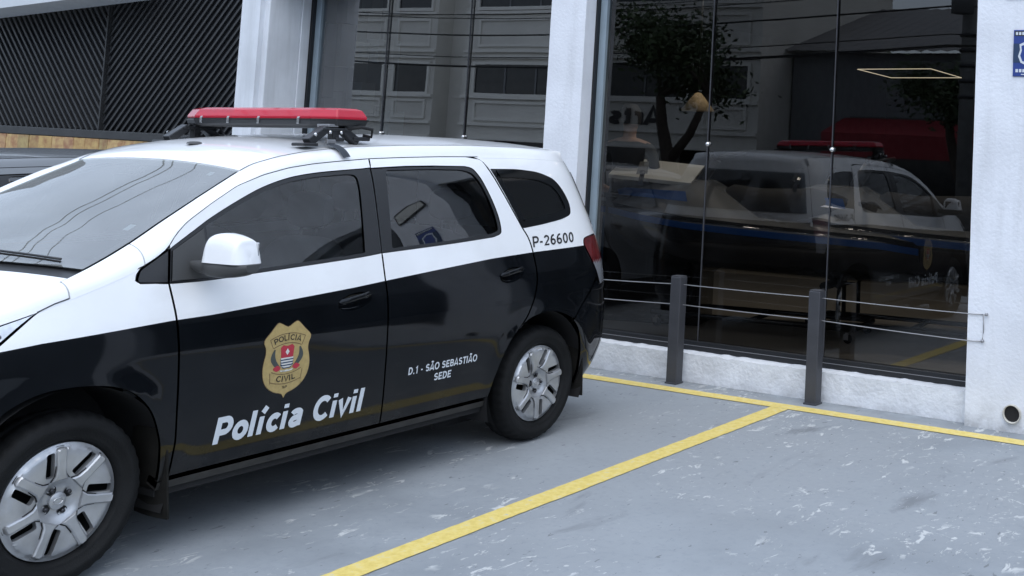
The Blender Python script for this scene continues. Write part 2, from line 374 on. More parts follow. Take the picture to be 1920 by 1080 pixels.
# ------------------------------------------------------------------ car body surfaces (x forward from rear axle, y left, z up)
def curve(xs, ys, sig=.03, lo=None, hi=None, step=.004):
    xs = np.array(xs, float); ys = np.array(ys, float); o = np.argsort(xs); xs, ys = xs[o], ys[o]
    g = np.arange(xs[0] - 4 * sig, xs[-1] + 4 * sig, step)
    s0 = (ys[1] - ys[0]) / (xs[1] - xs[0]); s1 = (ys[-1] - ys[-2]) / (xs[-1] - xs[-2])
    v = np.interp(g, xs, ys); v = np.where(g < xs[0], ys[0] + (g - xs[0]) * s0, v); v = np.where(g > xs[-1], ys[-1] + (g - xs[-1]) * s1, v)
    k = np.arange(-int(4 * sig / step), int(4 * sig / step) + 1) * step; w = np.exp(-.5 * (k / sig) ** 2); w /= w.sum()
    vp = np.pad(v, len(k) // 2, mode='edge'); v = np.convolve(vp, w, mode='valid')
    return lambda q: np.interp(q, g, v)
Wz = curve([.15, .26, .30, .34, .45, .65, .80, .90, .955, 1.0, 1.05, 1.2, 1.35, 1.45, 1.52, 1.56, 1.62],
           [.785, .822, .836, .846, .857, .866, .864, .853, .838, .824, .809, .762, .712, .675, .64, .612, .56], .018)
RXE = curve([.12, .25, .33, .47, .71, .83, 1.0, 1.1, 1.3, 1.46, 1.54, 1.62], [-.5, -.63, -.76, -.87, -.855, -.835, -.825, -.79, -.69, -.61, -.567, -.5], .03)
FXE = curve([.12, .22, .35, .6, .8, .95, 1.1], [3.30, 3.40, 3.46, 3.48, 3.44, 3.32, 3.2], .04)
RN, RU0, FN, FU0 = 3.25, -.1, 3.4, 2.3
def S(x, z):
    x = np.asarray(x, float); z = np.asarray(z, float)
    c = np.clip((RU0 - x) / (RU0 - RXE(z)), 0, .9999); k = (1 - c ** RN) ** (1 / RN)
    c2 = np.clip((x - FU0) / (FXE(z) - FU0), 0, .9999); k = k * (1 - c2 ** FN) ** (1 / FN)
    y = Wz(z) * k
    for ax in (0.0, 2.62):      # wheel arch lips swell slightly
        r = np.hypot(x - ax, z - .31); y = y + .010 * np.exp(-((r - .40) / .06) ** 2) * np.clip((z - .25) / .2, 0, 1)
    return y
def SN(x, z):
    e = .004; dx = (S(x + e, z) - S(x - e, z)) / (2 * e); dz = (S(x, z + e) - S(x, z - e)) / (2 * e)
    n = np.stack([-dx, np.ones_like(dx), -dz], -1); return n / np.linalg.norm(n, axis=-1, keepdims=True)
zA = curve([-.6, -.385, -.2, 0, .3, .466, .653, .896, 1.138, 1.318, 1.472, 1.617, 1.76, 1.9, 2.034, 2.156, 2.214, 2.25, 2.30, 2.361, 2.4, 2.5, 2.62, 2.72, 2.9, 3.05, 3.3, 3.5],
           [1.515, 1.54, 1.55, 1.556, 1.558, 1.557, 1.556, 1.551, 1.543, 1.531, 1.519, 1.501, 1.471, 1.427, 1.358, 1.287, 1.238, 1.19, 1.158, 1.128, 1.115, 1.082, 1.045, 1.015, .965, .92, .84, .76], .012)
zC = curve([-.6, -.45, -.24, .02, .41, .845, 1.185, 1.465, 1.615, 1.745, 1.81, 2.0, 2.215, 2.33, 2.44, 2.53, 2.62, 2.7, 2.9, 3.05, 3.2, 3.3, 3.38, 3.5],
           [1.57, 1.588, 1.603, 1.612, 1.618, 1.611, 1.598, 1.5715, 1.546, 1.512, 1.478, 1.386, 1.278, 1.217, 1.165, 1.128, 1.098, 1.075, 1.003, .948, .888, .852, .818, .76], .02)
yC = curve([-.6, -.4, 1.6, 1.81, 2.0, 2.215, 2.33, 2.53, 2.62, 2.72, 2.9, 3.05, 3.2, 3.3, 3.38, 3.46], [.54, .56, .565, .562, .602, .647, .672, .712, .735, .758, .762, .735, .665, .575, .45, .2], .025)
zCr = curve([-.6, -.385, 0, .8, 1.6, 1.8, 2.1, 2.4, 2.6, 2.75, 2.9, 3.2, 3.5], [.03, .033, .036, .036, .034, .026, .045, .062, .062, .042, .05, .06, .06], .04)
def T(u, y): 
    yc = yC(u); return zC(u) + zCr(u) * (1 - np.clip(np.abs(y) / yc, 0, 1) ** 2.2)
def rail(u, s):
    """cant rail / pillar surface between the door-top line and the roof seam"""
    za = zA(u); a = np.array([S(u, za), za]); sl_ = (S(u, za) - S(u, za - .01)) / .01
    zc = zC(u); zt = za + (zc - za) * .80 if zc > za + .012 else zc - .002
    ct = np.array([a[0] + sl_ * (zt - za) * .8, zt]); ct[0] = max(ct[0], yC(u) + .01)
    b = np.array([yC(u), zc]); q = (1 - s) ** 2 * a + 2 * s * (1 - s) * ct + s * s * b
    return (u, q[0], q[1])
def paintline(x): return np.interp(x, [-.9, -.33, .109, .437, .845, 1.169, 1.38, 2.087, 2.271, 2.754, 2.896, 3.4], [1.055, 1.05, 1.041, 1.029, 1.001, .978, .962, .921, .917, .891, .876, .80])

def resample(poly, step, closed=True):
    P = [np.array(p, float) for p in poly]; out = []
    n = len(P)
    for i in range(n if closed else n - 1):
        a, b = P[i], P[(i + 1) % n]; k = max(1, int(math.ceil(np.linalg.norm(b - a) / step)))
        for j in range(k): out.append(a + (b - a) * j / k)
    if not closed: out.append(P[-1])
    return np.array(out)
def rounded(poly, rad):
    """round the corners of a polygon; rad is a number or list per vertex"""
    P = [np.array(p, float) for p in poly]; n = len(P); out = []
    for i in range(n):
        r = rad[i] if hasattr(rad, '__len__') else rad
        a, p, b = P[i - 1], P[i], P[(i + 1) % n]
        la, lb = np.linalg.norm(a - p), np.linalg.norm(b - p); r_ = min(r, la * .48, lb * .48)
        if r_ < 1e-4: out.append(p); continue
        p0 = p + (a - p) / la * r_; p1 = p + (b - p) / lb * r_
        for t in np.linspace(0, 1, 6): out.append((1 - t) ** 2 * p0 + 2 * t * (1 - t) * p + t * t * p1)
    return out
def spline(pts, n=8):
    """Catmull-Rom through open polyline"""
    P = [np.array(p, float) for p in pts]; P = [2 * P[0] - P[1]] + P + [2 * P[-1] - P[-2]]; out = []
    for i in range(1, len(P) - 2):
        for t in np.linspace(0, 1, n, endpoint=False):
            a, b, c, d = P[i - 1], P[i], P[i + 1], P[i + 2]
            out.append(.5 * (2 * b + (c - a) * t + (2 * a - 5 * b + 4 * c - d) * t * t + (3 * b - 3 * c + d - a) * t ** 3))
    out.append(P[-2]); return out
def inside(poly, pts):
    poly = np.asarray(poly); x, y = pts[:, 0], pts[:, 1]; r = np.zeros(len(pts), bool); n = len(poly)
    for i in range(n):
        x0, y0 = poly[i]; x1, y1 = poly[(i + 1) % n]
        c = (y0 > y) != (y1 > y)
        with np.errstate(divide='ignore', invalid='ignore'): r ^= c & (x < (x1 - x0) * (y - y0) / (y1 - y0) + x0)
    return r
def area(p): p = np.asarray(p); return .5 * np.sum(p[:, 0] * np.roll(p[:, 1], -1) - np.roll(p[:, 0], -1) * p[:, 1])
def inset(p, g):
    p = np.asarray(p, float)
    if area(p) < 0: p = p[::-1]
    d = np.roll(p, -1, 0) - np.roll(p, 1, 0); n = np.stack([-d[:, 1], d[:, 0]], -1); n /= np.linalg.norm(n, axis=1, keepdims=True) + 1e-12
    return p + n * g
def triang(outer, holes=(), lines=(), step=.03, interior=True):
    vs = []; es = []
    def ring(r, closed=True):
        o = len(vs); vs.extend([tuple(q) for q in r]); k = len(r)
        es.extend([(o + i, o + (i + 1) % k) for i in range(k if closed else k - 1)])
    ring(outer)
    for h in holes: ring(h)
    for l in lines: ring(l, False)
    if interior:
        lo, hi = np.min(outer, 0), np.max(outer, 0)
        g = np.array([(x + (.5 * step if j % 2 else 0), z) for j, z in enumerate(np.arange(lo[1] + step * .5, hi[1], step * .87)) for x in np.arange(lo[0] + step * .4, hi[0], step)])
        if len(g):
            ok = inside(outer, g)
            for h in holes: ok &= ~inside(h, g)
            bd = np.array(vs)
            g = g[ok]; g = np.array([q for q in g if np.min(np.hypot(bd[:, 0] - q[0], bd[:, 1] - q[1])) > step * .42]) if len(g) else g
            vs.extend([tuple(q) for q in g])
    r = delaunay_2d_cdt([Vector(q) for q in vs], es, [], 0, 1e-6)
    V = np.array([tuple(q) for q in r[0]]); Fc = [list(f) for f in r[2]]
    cen = np.array([V[f].mean(0) for f in Fc]); ok = inside(outer, cen)
    for h in holes: ok &= ~inside(h, cen)
    return V, [f for f, k in zip(Fc, ok) if k], cen[ok]
def panel(name, outers, mats, parent, holes=(), gap=.0025, depth=.016, off=0.0, step=.03, paint=False, rs=.02, flange=True):
    """body panel(s): side-view polygon(s) draped on the body surface, with returned edges"""
    vs = []; ns = []; fs = []; mi = []; sm = []
    for outer in outers:
        po = inset(resample(outer, rs), gap); hs = [resample(h, rs) for h in holes]
        hs = [h for h in hs if inside(po, np.array([h.mean(0)]))[0]]
        lines = []
        if paint:
            xs = np.arange(po[:, 0].min() - .05, po[:, 0].max() + .05, .025); lines = [np.stack([xs, paintline(xs)], -1)]
        V, Fc, cen = triang(po, hs, lines, step)
        used = sorted({i for f in Fc for i in f}); mp = {v: i + len(vs) for i, v in enumerate(used)}
        Vx = V[used]; nn = SN(Vx[:, 0], Vx[:, 1]); y = S(Vx[:, 0], Vx[:, 1])
        P = np.stack([Vx[:, 0], y, Vx[:, 1]], -1) + nn * off
        vs += P.tolist(); ns += nn.tolist()
        for f, c in zip(Fc, cen):
            a, b, c_ = V[f[0]], V[f[1]], V[f[2]]
            ff = [mp[i] for i in f]
            if (b[0] - a[0]) * (c_[1] - a[1]) - (b[1] - a[1]) * (c_[0] - a[0]) > 0: ff = ff[::-1]
            fs.append(ff); mi.append(1 if (paint and c[1] < paintline(c[0])) else 0); sm.append(True)
        if flange:
            for ring in [po] + hs:
                n = len(ring); nn = SN(ring[:, 0], ring[:, 1]); A = np.stack([ring[:, 0], S(ring[:, 0], ring[:, 1]), ring[:, 1]], -1) + nn * off
                B = A - nn * depth; o = len(vs); vs += A.tolist() + B.tolist()
                d = np.roll(A, -1, 0) - np.roll(A, 1, 0); fn = np.cross(d, nn); fn /= np.linalg.norm(fn, axis=1, keepdims=True) + 1e-12; ns += fn.tolist() * 2
                for i in range(n):
                    j = (i + 1) % n; fs.append([o + i, o + j, o + n + j, o + n + i])
                    mi.append(1 if (paint and ring[i][1] < paintline(ring[i][0])) else 0); sm.append(True)
    mb = MB(); mb.v = [tuple(q) for q in vs]; mb.f = fs; mb.mi = mi; mb.sm = sm
    return mb.build(name, mats, parent, normals=[tuple(q) for q in ns])

car = empty('police_car', (0, 0, 0))
tag(car, 'black and white police minivan with red roof light bar parked in the stall', 'police car')
Wm, Bm = M['white_paint'], M['black_paint']
# --- outlines (side view, metres)
f_edge = [(2.226, .315), (2.222, .45), (2.226, .6), (2.236, .8), (2.248, .948), (2.254, .999), (2.262, 1.056)]
trim_bot = [(2.262, 1.056), (2.082, 1.056), (1.816, 1.069), (1.355, 1.091), (1.178, 1.104), (.726, 1.121), (.40, 1.138)]
trim_upF = [(2.243, 1.186), (2.124, 1.254), (2.042, 1.300), (1.911, 1.362), (1.773, 1.418), (1.631, 1.456), (1.486, 1.476), (1.337, 1.487), (1.152, 1.498)]
top_gap = [(x, float(zA(x))) for x in np.linspace(2.243, 1.142, 46)]
b_lo = [(1.178, 1.104), (1.181, .986), (1.180, .85), (1.178, .65), (1.172, .487), (1.166, .335), (1.165, .315)]
b_hi = [(1.142, 1.543), (1.152, 1.498)]
fd_low = f_edge[:-1] + spline(trim_bot[:5], 4)[:-1] + b_lo
fd_up = top_gap + [(1.150, 1.500)] + spline(trim_upF[::-1], 4)[1:]
def handle_hole(cx, cz, a, b, rot):
    return [(cx + math.cos(t) * a * math.cos(rot) - math.sin(t) * b * math.sin(rot) * 1.0, cz + math.cos(t) * a * math.sin(rot) + math.sin(t) * b * math.cos(rot)) for t in np.linspace(0, 2 * PI, 28, endpoint=False)]
HF = handle_hole(1.372, .902, .098, .037, -.14); HR = handle_hole(.305, .935, .098, .037, -.14)
front_door = panel('front_door', [fd_low, fd_up], [Wm, Bm], car, holes=[HF], paint=True)
rear_arch = spline([(.437, .30), (.428, .345), (.409, .419), (.368, .511), (.307, .601), (.226, .667), (.137, .701), (.026, .713), (-.072, .699), (-.174, .662), (-.254, .593), (-.300, .492), (-.318, .38), (-.322, .26)], 4)
arch_d = [p for p in rear_arch if p[0] > .262]; arch_q = [p for p in rear_arch if p[0] <= .262]
rd_rear_lo = spline([(.262, .644), (.185, .72), (.128, .82), (.106, .93), (.111, 1.047), (.127, 1.117), (.160, 1.171)], 4)
rd_rear_hi = [(.334, 1.497)] + rounded([(.334, 1.497), (.36, 1.545), (.466, 1.553)], .05)[6:12] + [(x, float(zA(x))) for x in np.linspace(.47, 1.136, 20)]
trim_upR = spline([(.40, 1.138), (.345, 1.152), (.331, 1.175), (.333, 1.239), (.357, 1.325), (.401, 1.428), (.436, 1.480), (.462, 1.498), (.504, 1.506)], 4) + [(.727, 1.509), (.921, 1.507), (1.148, 1.498)]
rd = [(1.161, .315), (1.162, .335), (1.168, .487), (1.174, .65), (1.176, .85), (1.177, .986), (1.174, 1.104)] + spline(trim_bot[4:], 4)[1:-1] + trim_upR + rd_rear_hi[::-1] + rd_rear_lo[::-1] + arch_d[::-1] + [(.437, .315)]
rear_door = panel('rear_door', [rd], [Wm, Bm], car, holes=[HR], paint=True)
def arch_front():
    return spline([(2.268, .30), (2.277, .40), (2.294, .48), (2.338, .583), (2.41, .661), (2.485, .699), (2.566, .717), (2.663, .724), (2.755, .717), (2.841, .684), (2.90, .635), (2.95, .57), (2.99, .47), (3.01, .36), (3.015, .24)], 4)
fen = [(2.230, .30), (2.230, .315)] + [(x + .004, z) for x, z in f_edge[1:]] + [(2.32, 1.062), (2.380, 1.066), (2.398, 1.078), (2.392, 1.098), (2.372, 1.1225)] + [(x, float(zA(x))) for x in np.linspace(2.385, 2.66, 10)] + \
      spline([(2.70, 1.024), (2.757, .997), (2.825, .945), (2.90, .884), (2.975, .830), (3.05, .795)], 4) + [(3.05, .24)] + [tuple(p) for p in arch_front()[::-1]]
fender = panel('fender', [fen], [Wm, Bm], car, paint=True)
tri = rounded([(2.392, 1.070), (2.372, 1.115), (2.246, 1.184), (2.264, 1.060), (2.33, 1.064)], [.02, .012, .004, .004, .01])
panel('corner_trim', [tri], M['black_trim'], fender, off=-.004)
head = [(2.763, .995), (2.9, .955), (3.05, .915), (3.05, .7995), (2.978, .8345), (2.9025, .8885), (2.8275, .9485)]
headlight = panel('headlight', [head], M['lens_chrome'], car, off=.002)
for (hx_, hz_) in ((2.885, .925), (2.935, .915), (2.985, .905)): MB().lathe([(.010, 0), (.010, .003), (0, .004)], 12, 'y', (hx_, float(S(hx_, hz_)) + .002, hz_)).build('lamp_detail', M['cable'], headlight)
hw = [(2.672, float(zA(2.672)))] + [(x, float(zA(x))) for x in np.linspace(2.70, 3.05, 10)] + [(3.05, .920), (2.9, .960), (2.765, 1.0)] + [(2.71, 1.022)]
cm = .66
def xc0(z): return float(RU0 - cm * (RU0 - RXE(z)))
tl_front = spline([(-.500, .815), (-.466, .877), (-.415, .965), (-.372, 1.035), (-.362, 1.062), (-.378, 1.088), (-.42, 1.097)], 4)
tail = tl_front + [(-.50, 1.100)] + [(xc0(z), z) for z in (1.098, 1.05, 1.0, .95, .90, .85, .825)]
qwin = rounded([(.318, 1.494), (.10, 1.492), (-.075, 1.476), (-.20, 1.435), (-.262, 1.37), (-.300, 1.29), (-.292, 1.232), (-.20, 1.207), (-.018, 1.185), (.152, 1.171)], [.012, .05, .06, .06, .05, .05, .03, .06, .05, .008])
qp = [tuple(p) for p in arch_q if p[1] > .655 or p[0] > -.1] + [(-.212, .650)] + spline([(-.212, .650), (-.30, .728), (-.38, .796), (-.456, .859), (-.496, .812)], 4)[1:] + \
     [tuple(p) for p in tl_front[1:]] + [(-.50, 1.104)] + [(xc0(z), z) for z in (1.104, 1.15, 1.2, 1.25, 1.3, 1.35, 1.4, 1.45, 1.5, 1.535)] + \
     [(x, float(zA(x))) for x in np.linspace(-.385, .34, 18)] + [(.42, float(zA(.42)))] + [(.372, 1.542), (.350, 1.527), (.328, 1.497)] + [(p[0] - .006, p[1]) for p in rd_rear_lo[::-1][:-1]] + [(.256, .648)]
quarter = panel('quarter_panel', [qp], [Wm, Bm], car, holes=[qwin], paint=True)
tail_light = panel('tail_light', [tail], [M['tail_lens'], M['clear_lens']], car, off=.004)
for p in tail_light.data.polygons:
    if p.center.z < .955: p.material_index = 1
bump = [tuple(p) for p in rear_arch if p[0] < -.18 and p[1] < .65] + [(-.322, .262), (-.36, .258)] + [(xc0(z), z) for z in (.262, .3, .35, .4, .45, .5, .6, .7, .8, .852)] + [(-.50, .815), (-.46, .853), (-.38, .790), (-.30, .722), (-.210, .643)]
rear_bumper = panel('rear_bumper', [bump], Bm, car)
sillp = [(2.262, .297), (2.262, .262), (.44, .262), (.44, .297)]
sill = panel('sill', [sillp], M['sill'], car, off=-.004, depth=.06)
# windows
def inset_poly(p, g): return [tuple(q) for q in inset(resample(p, .02), g)]
dloF = [(2.238, 1.189)] + spline(trim_upF, 4)[2:] + [(1.174, 1.106)] + spline(trim_bot[:5][::-1], 4)[1:-1] + [(2.258, 1.060)]
glF = rounded([(2.072, 1.268), (1.911, 1.345), (1.773, 1.401), (1.631, 1.440), (1.486, 1.460), (1.30, 1.472), (1.243, 1.468), (1.240, 1.40), (1.262, 1.20), (1.272, 1.112), (1.355, 1.106), (1.816, 1.084), (2.072, 1.073)], [.006, .05, .05, .05, .05, .03, .03, .03, .03, .008, .03, .05, .006])
trimF = panel('window_trim', [dloF], M['black_trim'], front_door, holes=[glF], off=-.003, gap=.001)
for p in trimF.data.polygons: pass
panel('window_pane', [inset_poly(glF, -.006)], M['side_glass'], front_door, off=-.009, flange=False)
sail = [(2.236, 1.180), (2.085, 1.262), (2.085, 1.062), (2.254, 1.062)]
panel('mirror_sail', [sail], M['grey_plastic'], front_door, off=.003, depth=.008)
dloR = [(1.146, 1.496), (.921, 1.505), (.727, 1.507)] + [tuple(p) for p in trim_upR[::-1][2:]] + spline(trim_bot[4:], 4)[::-1][1:-1] + [(1.172, 1.106)]
glR = rounded([(1.062, 1.490), (.727, 1.494), (.53, 1.490), (.462, 1.475), (.418, 1.425), (.374, 1.325), (.352, 1.24), (.35, 1.17), (.40, 1.156), (.726, 1.137), (1.104, 1.122), (1.090, 1.25), (1.075, 1.38)], [.03, .05, .04, .03, .05, .05, .03, .015, .03, .05, .01, .05, .05])
panel('window_trim', [dloR], M['black_trim'], rear_door, holes=[glR], off=-.003, gap=.001)
panel('window_pane', [inset_poly(glR, -.006)], M['rear_glass'], rear_door, off=-.009, flange=False)
qwi = inset_poly(qwin, .045)
panel('quarter_window_border', [inset_poly(qwin, .002)], M['frit_gloss'], quarter, holes=[qwi], off=-.004, gap=.0005)
panel('window_pane', [inset_poly(qwin, .040)], M['rear_glass'], quarter, off=-.008, flange=False)
# handles: recessed cup with bar
def handle(hole, cx, cz, parent):
    h = np.array(hole); n = len(h); c = h.mean(0); mb = MB(); P = []
    for k in range(6):
        t = k / 5; q = c + (h - c) * math.cos(t * PI / 2 * .96); d = .028 * math.sin(t * PI / 2)
        P.append(np.stack([q[:, 0], S(q[:, 0], q[:, 1]) - d - .001, q[:, 1]], -1))
    mb.grid(np.array(P), 0, True, False, True)
    o = mb.build('handle_recess', Bm, parent)
    mb = MB(); rows = []
    for t in np.linspace(0, 1, 14):      # bar bridging the cup, thick ends
        x = cx + .094 - .188 * t; z = cz + .006 - .021 * (t - .5) * -1.2 * 0 + (x - cx) * -.14 + .010; a = .5 * (1 + math.cos(2 * PI * t)) ; ry = .013 + .003 * a; rz = .0125 * (1 if 0 < t < 1 else .2)
        y = S(x, z) + .010 - .022 * max(0, a - .55)
        rows.append([(x, y + ry * .8 * math.cos(q), z + rz * math.sin(q)) for q in np.linspace(0, 2 * PI, 12, endpoint=False)])
    mb.grid(rows, 0, True, False, True); o2 = mb.build('door_handle', Bm, parent)
    return o
handle(HF, 1.372, .902, front_door); handle(HR, .305, .935, rear_door)

# --- rail, roof, windshield, hood (grids)
def rail_grid(name, u0, u1, n, mats, parent, g=.0018, lap=None, stop=.985):
    us = np.linspace(u0 + g, u1 - g, n)
    def first(u):
        if lap and lap(u): z = zA(u) - .007; return (u, float(S(u, z)) + .0008, z)
        return rail(u, .02)
    P = np.array([[first(u)] + [rail(u, s) for s in np.linspace(.05, stop, 12)] for u in us])
    mb = MB().grid(P)
    for e, sg in ((P[0], 0), (P[-1], 0), (P[:, 0], 1), (P[:, -1], 1)):
        q = e.copy(); q[:, 1] -= .012 + (.004 if sg else 0); q[:, 2] -= .008
        if sg and lap and e is P[:, 0]: pass
        mb.grid([e, q])
    return mb.build(name, mats, parent, recalc=False)
rail_p = rail_grid('roof_rail_panel', -.385, 2.352, 130, Wm, car, lap=lambda u: u < .36)
rail_grid('fender_top', 2.354, 2.646, 24, Wm, fender, lap=lambda u: u > 2.39)
def ub(y): return 2.545 + .135 * (1 - (np.abs(y) / .71) ** 2)          # windshield base line
def uh(y): return 2.62 + .12 * (1 - (np.abs(y) / .73) ** 2)            # hood rear edge
NV = 41
vv = np.sin(np.linspace(-1, 1, NV) * PI / 2 * .96) / math.sin(PI / 2 * .96)
def top_grid(ua, ub_, n, ylim=.99, dz=0.0):
    P = []
    for i in range(n):
        t = i / (n - 1); row = []
        for v in vv:
            yy = v * ylim * .6
            for _ in range(3):
                u = ua(yy) + (ub_(yy) - ua(yy)) * t; yy = v * ylim * float(yC(u))
            row.append((float(u), float(yy), float(T(u, yy)) + dz))
        P.append(row)
    return np.array(P)
cst = lambda c: (lambda y: c)
def skirt(mb, P, d=.014, sides=(0, 1, 2, 3)):
    E = [P[0], P[-1], P[:, 0], P[:, -1]]
    for k in sides: q = E[k].copy(); q[:, 2] -= d; mb.grid([E[k], q])
P = top_grid(cst(-.385), cst(1.797), 90, .988); mb = MB().grid(P); skirt(mb, P); roof = mb.build('roof', Wm, car, recalc=False)
P = top_grid(cst(-.36), cst(1.77), 30, .97, -.035); MB().grid(P).build('headliner', M['liner'], roof, recalc=False)
MB().grid(np.array([[(u, float(yC(u)) + q, float(zC(u)) + .0022 - abs(q) * .2) for q in (-.0045, .0045)] for u in np.linspace(-.28, 1.80, 90)])).build('roof_seam', M['black_trim'], roof)
pg = np.array([[rail(u, .985), (u, yC(u) * .985, zC(u) - .010)] for u in np.linspace(-.38, 2.55, 90)]); MB().grid(pg).build('seam_strip', M['black_trim'], roof, recalc=False)
P = top_grid(cst(1.803), ub, 44, .985); windshield = MB().grid(P).build('windshield', M['windshield'], car, recalc=False)
ti = np.linspace(0, 1, 44); mb = MB()                                    # frit band under the glass edge
def wpt(t, v, dz=-.004):
    yy = v * .59
    for _ in range(3): u = 1.803 + (ub(yy) - 1.803) * t; yy = v * .985 * float(yC(u))
    return (float(u), float(yy), float(T(u, yy)) + dz)
mb.grid(np.array([[wpt(t, v) for t in np.linspace(0, .055, 3)] for v in np.linspace(-1, 1, 40)]))
mb.grid(np.array([[wpt(t, v) for t in np.linspace(.90, 1, 4)] for v in np.linspace(-1, 1, 40)]))
for s in (-1, 1): mb.grid(np.array([[wpt(t, s * v) for v in (.945, .97, 1)] for t in np.linspace(0, 1, 40)]))
mb.build('frit_band', M['frit'], windshield, recalc=False)
for (t, v, a, b, nm) in ((.065, .80, .035, .05, 'inspection_sticker'), (.60, .86, .05, .045, 'inspection_sticker'), (.05, .25, .03, .10, 'sensor_cover')):
    MB().grid(np.array([[wpt(t + (k - 1) * a * .5, v + (j - 1) * b * .5, -.0025) for k in range(3)] for j in range(3)])).build(nm, M['sticker'] if 'st' in nm[:5] or 'insp' in nm else M['black_trim'], windshield, recalc=False)
P = top_grid(lambda y: ub(y) - .012, lambda y: uh(y) + .03, 8, .975, -.012); cowl = MB().grid(P).build('cowl', M['black_trim'], car, recalc=False)
# wipers
def wiper(y0, y1, ta, tb):
    pts = []
    for t in np.linspace(0, 1, 16):
        y = y0 + (y1 - y0) * t; u = ub(y) - ta - (tb - ta) * t + .02 * math.sin(PI * t); pts.append((float(u), y, float(T(u, y)) + .018 + .012 * math.sin(PI * t)))
    w = MB().tube(pts, .0048, 6).build('wiper', M['black_trim'], car)
    q = [(p[0], p[1], p[2] - .010) for p in pts]; MB().tube(q, .004, 4).build('wiper_blade', M['dark'], w)
wiper(.60, .02, .02, .055); wiper(.02, -.52, .02, .06)
P = top_grid(uh, cst(3.05), 30, .9995); mb = MB().grid(P); skirt(mb, P, .014, (0,)); hood = mb.build('hood', Wm, car, recalc=False)
P = top_grid(cst(3.05), cst(3.43), 18, .9995); MB().grid(P).build('hood_nose', Wm, hood, recalc=False)
rail_grid('hood_edge', 2.648, 3.05, 24, Wm, hood, lap=lambda u: u > 2.67, stop=1.0)
panel('hood_side', [hw], [Wm, Bm], hood, paint=False)
sq = resample([(2.649, 1.036), (2.70, 1.022), (2.76, .998)], .012, False); MB().grid(np.array([[(a, float(S(a, b + q)) + .0022, b + q) for q in (-.0022, .0022)] for a, b in sq])).build('hood_seam', M['black_trim'], hood)
MB().lathe([(.0, .012), (.02, .011), (.032, .006), (.036, 0)], 20, 'z', (1.60, -.02, float(T(1.60, 0)) + .001)).build('roof_antenna_base', M['grey_plastic'], roof)
# --- end caps
def cap(name, front, z0, ztop, mats, parent, nz=24, na=44, c0=None, paint=False, off=0.0, f0=None):
    P = []
    ph0 = math.asin((c0 if c0 else (cm if not front else (3.05 - FU0) / 1.16)) ** ((FN if front else RN) / 2)) if f0 is None else f0
    for i in range(na):
        t = i / (na - 1); s = 2 * t - 1; s = math.copysign(abs(s) ** .8, s); ph = PI / 2 + s * (PI / 2 - ph0)
        row = []
        for j in range(nz):
            v = j / (nz - 1); x = 0.0; z = z0
            for _ in range(4):
                zt = ztop(x) if callable(ztop) else ztop
                z = z0 + (zt - z0) * v
                n_ = FN if front else RN; c = math.sin(ph) ** (2 / n_); k = abs(math.cos(ph)) ** (2 / n_)
                x = FU0 + (FXE(z) - FU0) * c if front else RU0 - (RU0 - RXE(z)) * c
            y = float(Wz(z)) * k * (1 if ph < PI / 2 else -1)
            row.append((float(x) + (off if front else -off), y, z))
        P.append(row)
    P = np.array(P); mb = MB().grid(P); o = mb.build(name, mats, parent, recalc=False)
    if paint:
        for p in o.data.polygons:
            if p.center.z < paintline(p.center.x): p.material_index = 1
    return o
tailgate = cap('tailgate', False, .862, 1.535, [Wm, Bm], car, paint=True)
cap('rear_window', False, 1.14, 1.47, M['rear_glass'], tailgate, off=.006, f0=.62)
cap('bumper_rear_face', False, .255, .855, Bm, rear_bumper)
MB().box((-.878, 0, .60), (.012, .42, .14)).build('plate_recess', M['dark'], rear_bumper, bevel=.004)
front_bumper = cap('front_bumper', True, .22, lambda x: float(zA(max(x, 3.05))) - .004, [Wm, Bm], car, paint=True)
gr = MB()
for z in (.42, .47, .52, .57): gr.box((3.478, 0, z), (.02, .9, .022))
gr.build('grille', M['black_trim'], front_bumper, bevel=.004)
# rear top lip joining tailgate and roof
Er = []
ph0 = math.asin(cm ** (RN / 2)); sec = [rail(-.385, s) for s in np.linspace(0, 1, 10)]
sec = sec + [(-.385, y, float(T(-.385, y))) for y in np.linspace(yC(-.385), 0, 20)[1:]]
sec = sec + [(a, -b, c) for a, b, c in sec[::-1][1:]]
sec = np.array(sec, float); dl = np.r_[0, np.cumsum(np.linalg.norm(np.diff(sec, axis=0), axis=1))]; dl /= dl[-1]
rows = []
for t in np.linspace(0, 1, 50):
    s = 2 * t - 1; s = math.copysign(abs(s) ** .8, s); ph = PI / 2 + s * (PI / 2 - ph0); z = 1.535
    e = np.array([RU0 - (RU0 - RXE(z)) * math.sin(ph) ** (2 / RN), float(Wz(z)) * abs(math.cos(ph)) ** (2 / RN) * (1 if ph < PI / 2 else -1), z])
    b = np.array([np.interp(t, dl, sec[:, k]) for k in range(3)])
    ctl = np.array([e[0] * .97 + .01, e[1] * .96, max(b[2] - .012, e[2])])
    rows.append([(1 - q) ** 2 * e + 2 * q * (1 - q) * ctl + q * q * b for q in np.linspace(0, 1, 9)])
MB().grid(np.array(rows)).build('rear_spoiler', Wm, tailgate, recalc=False)

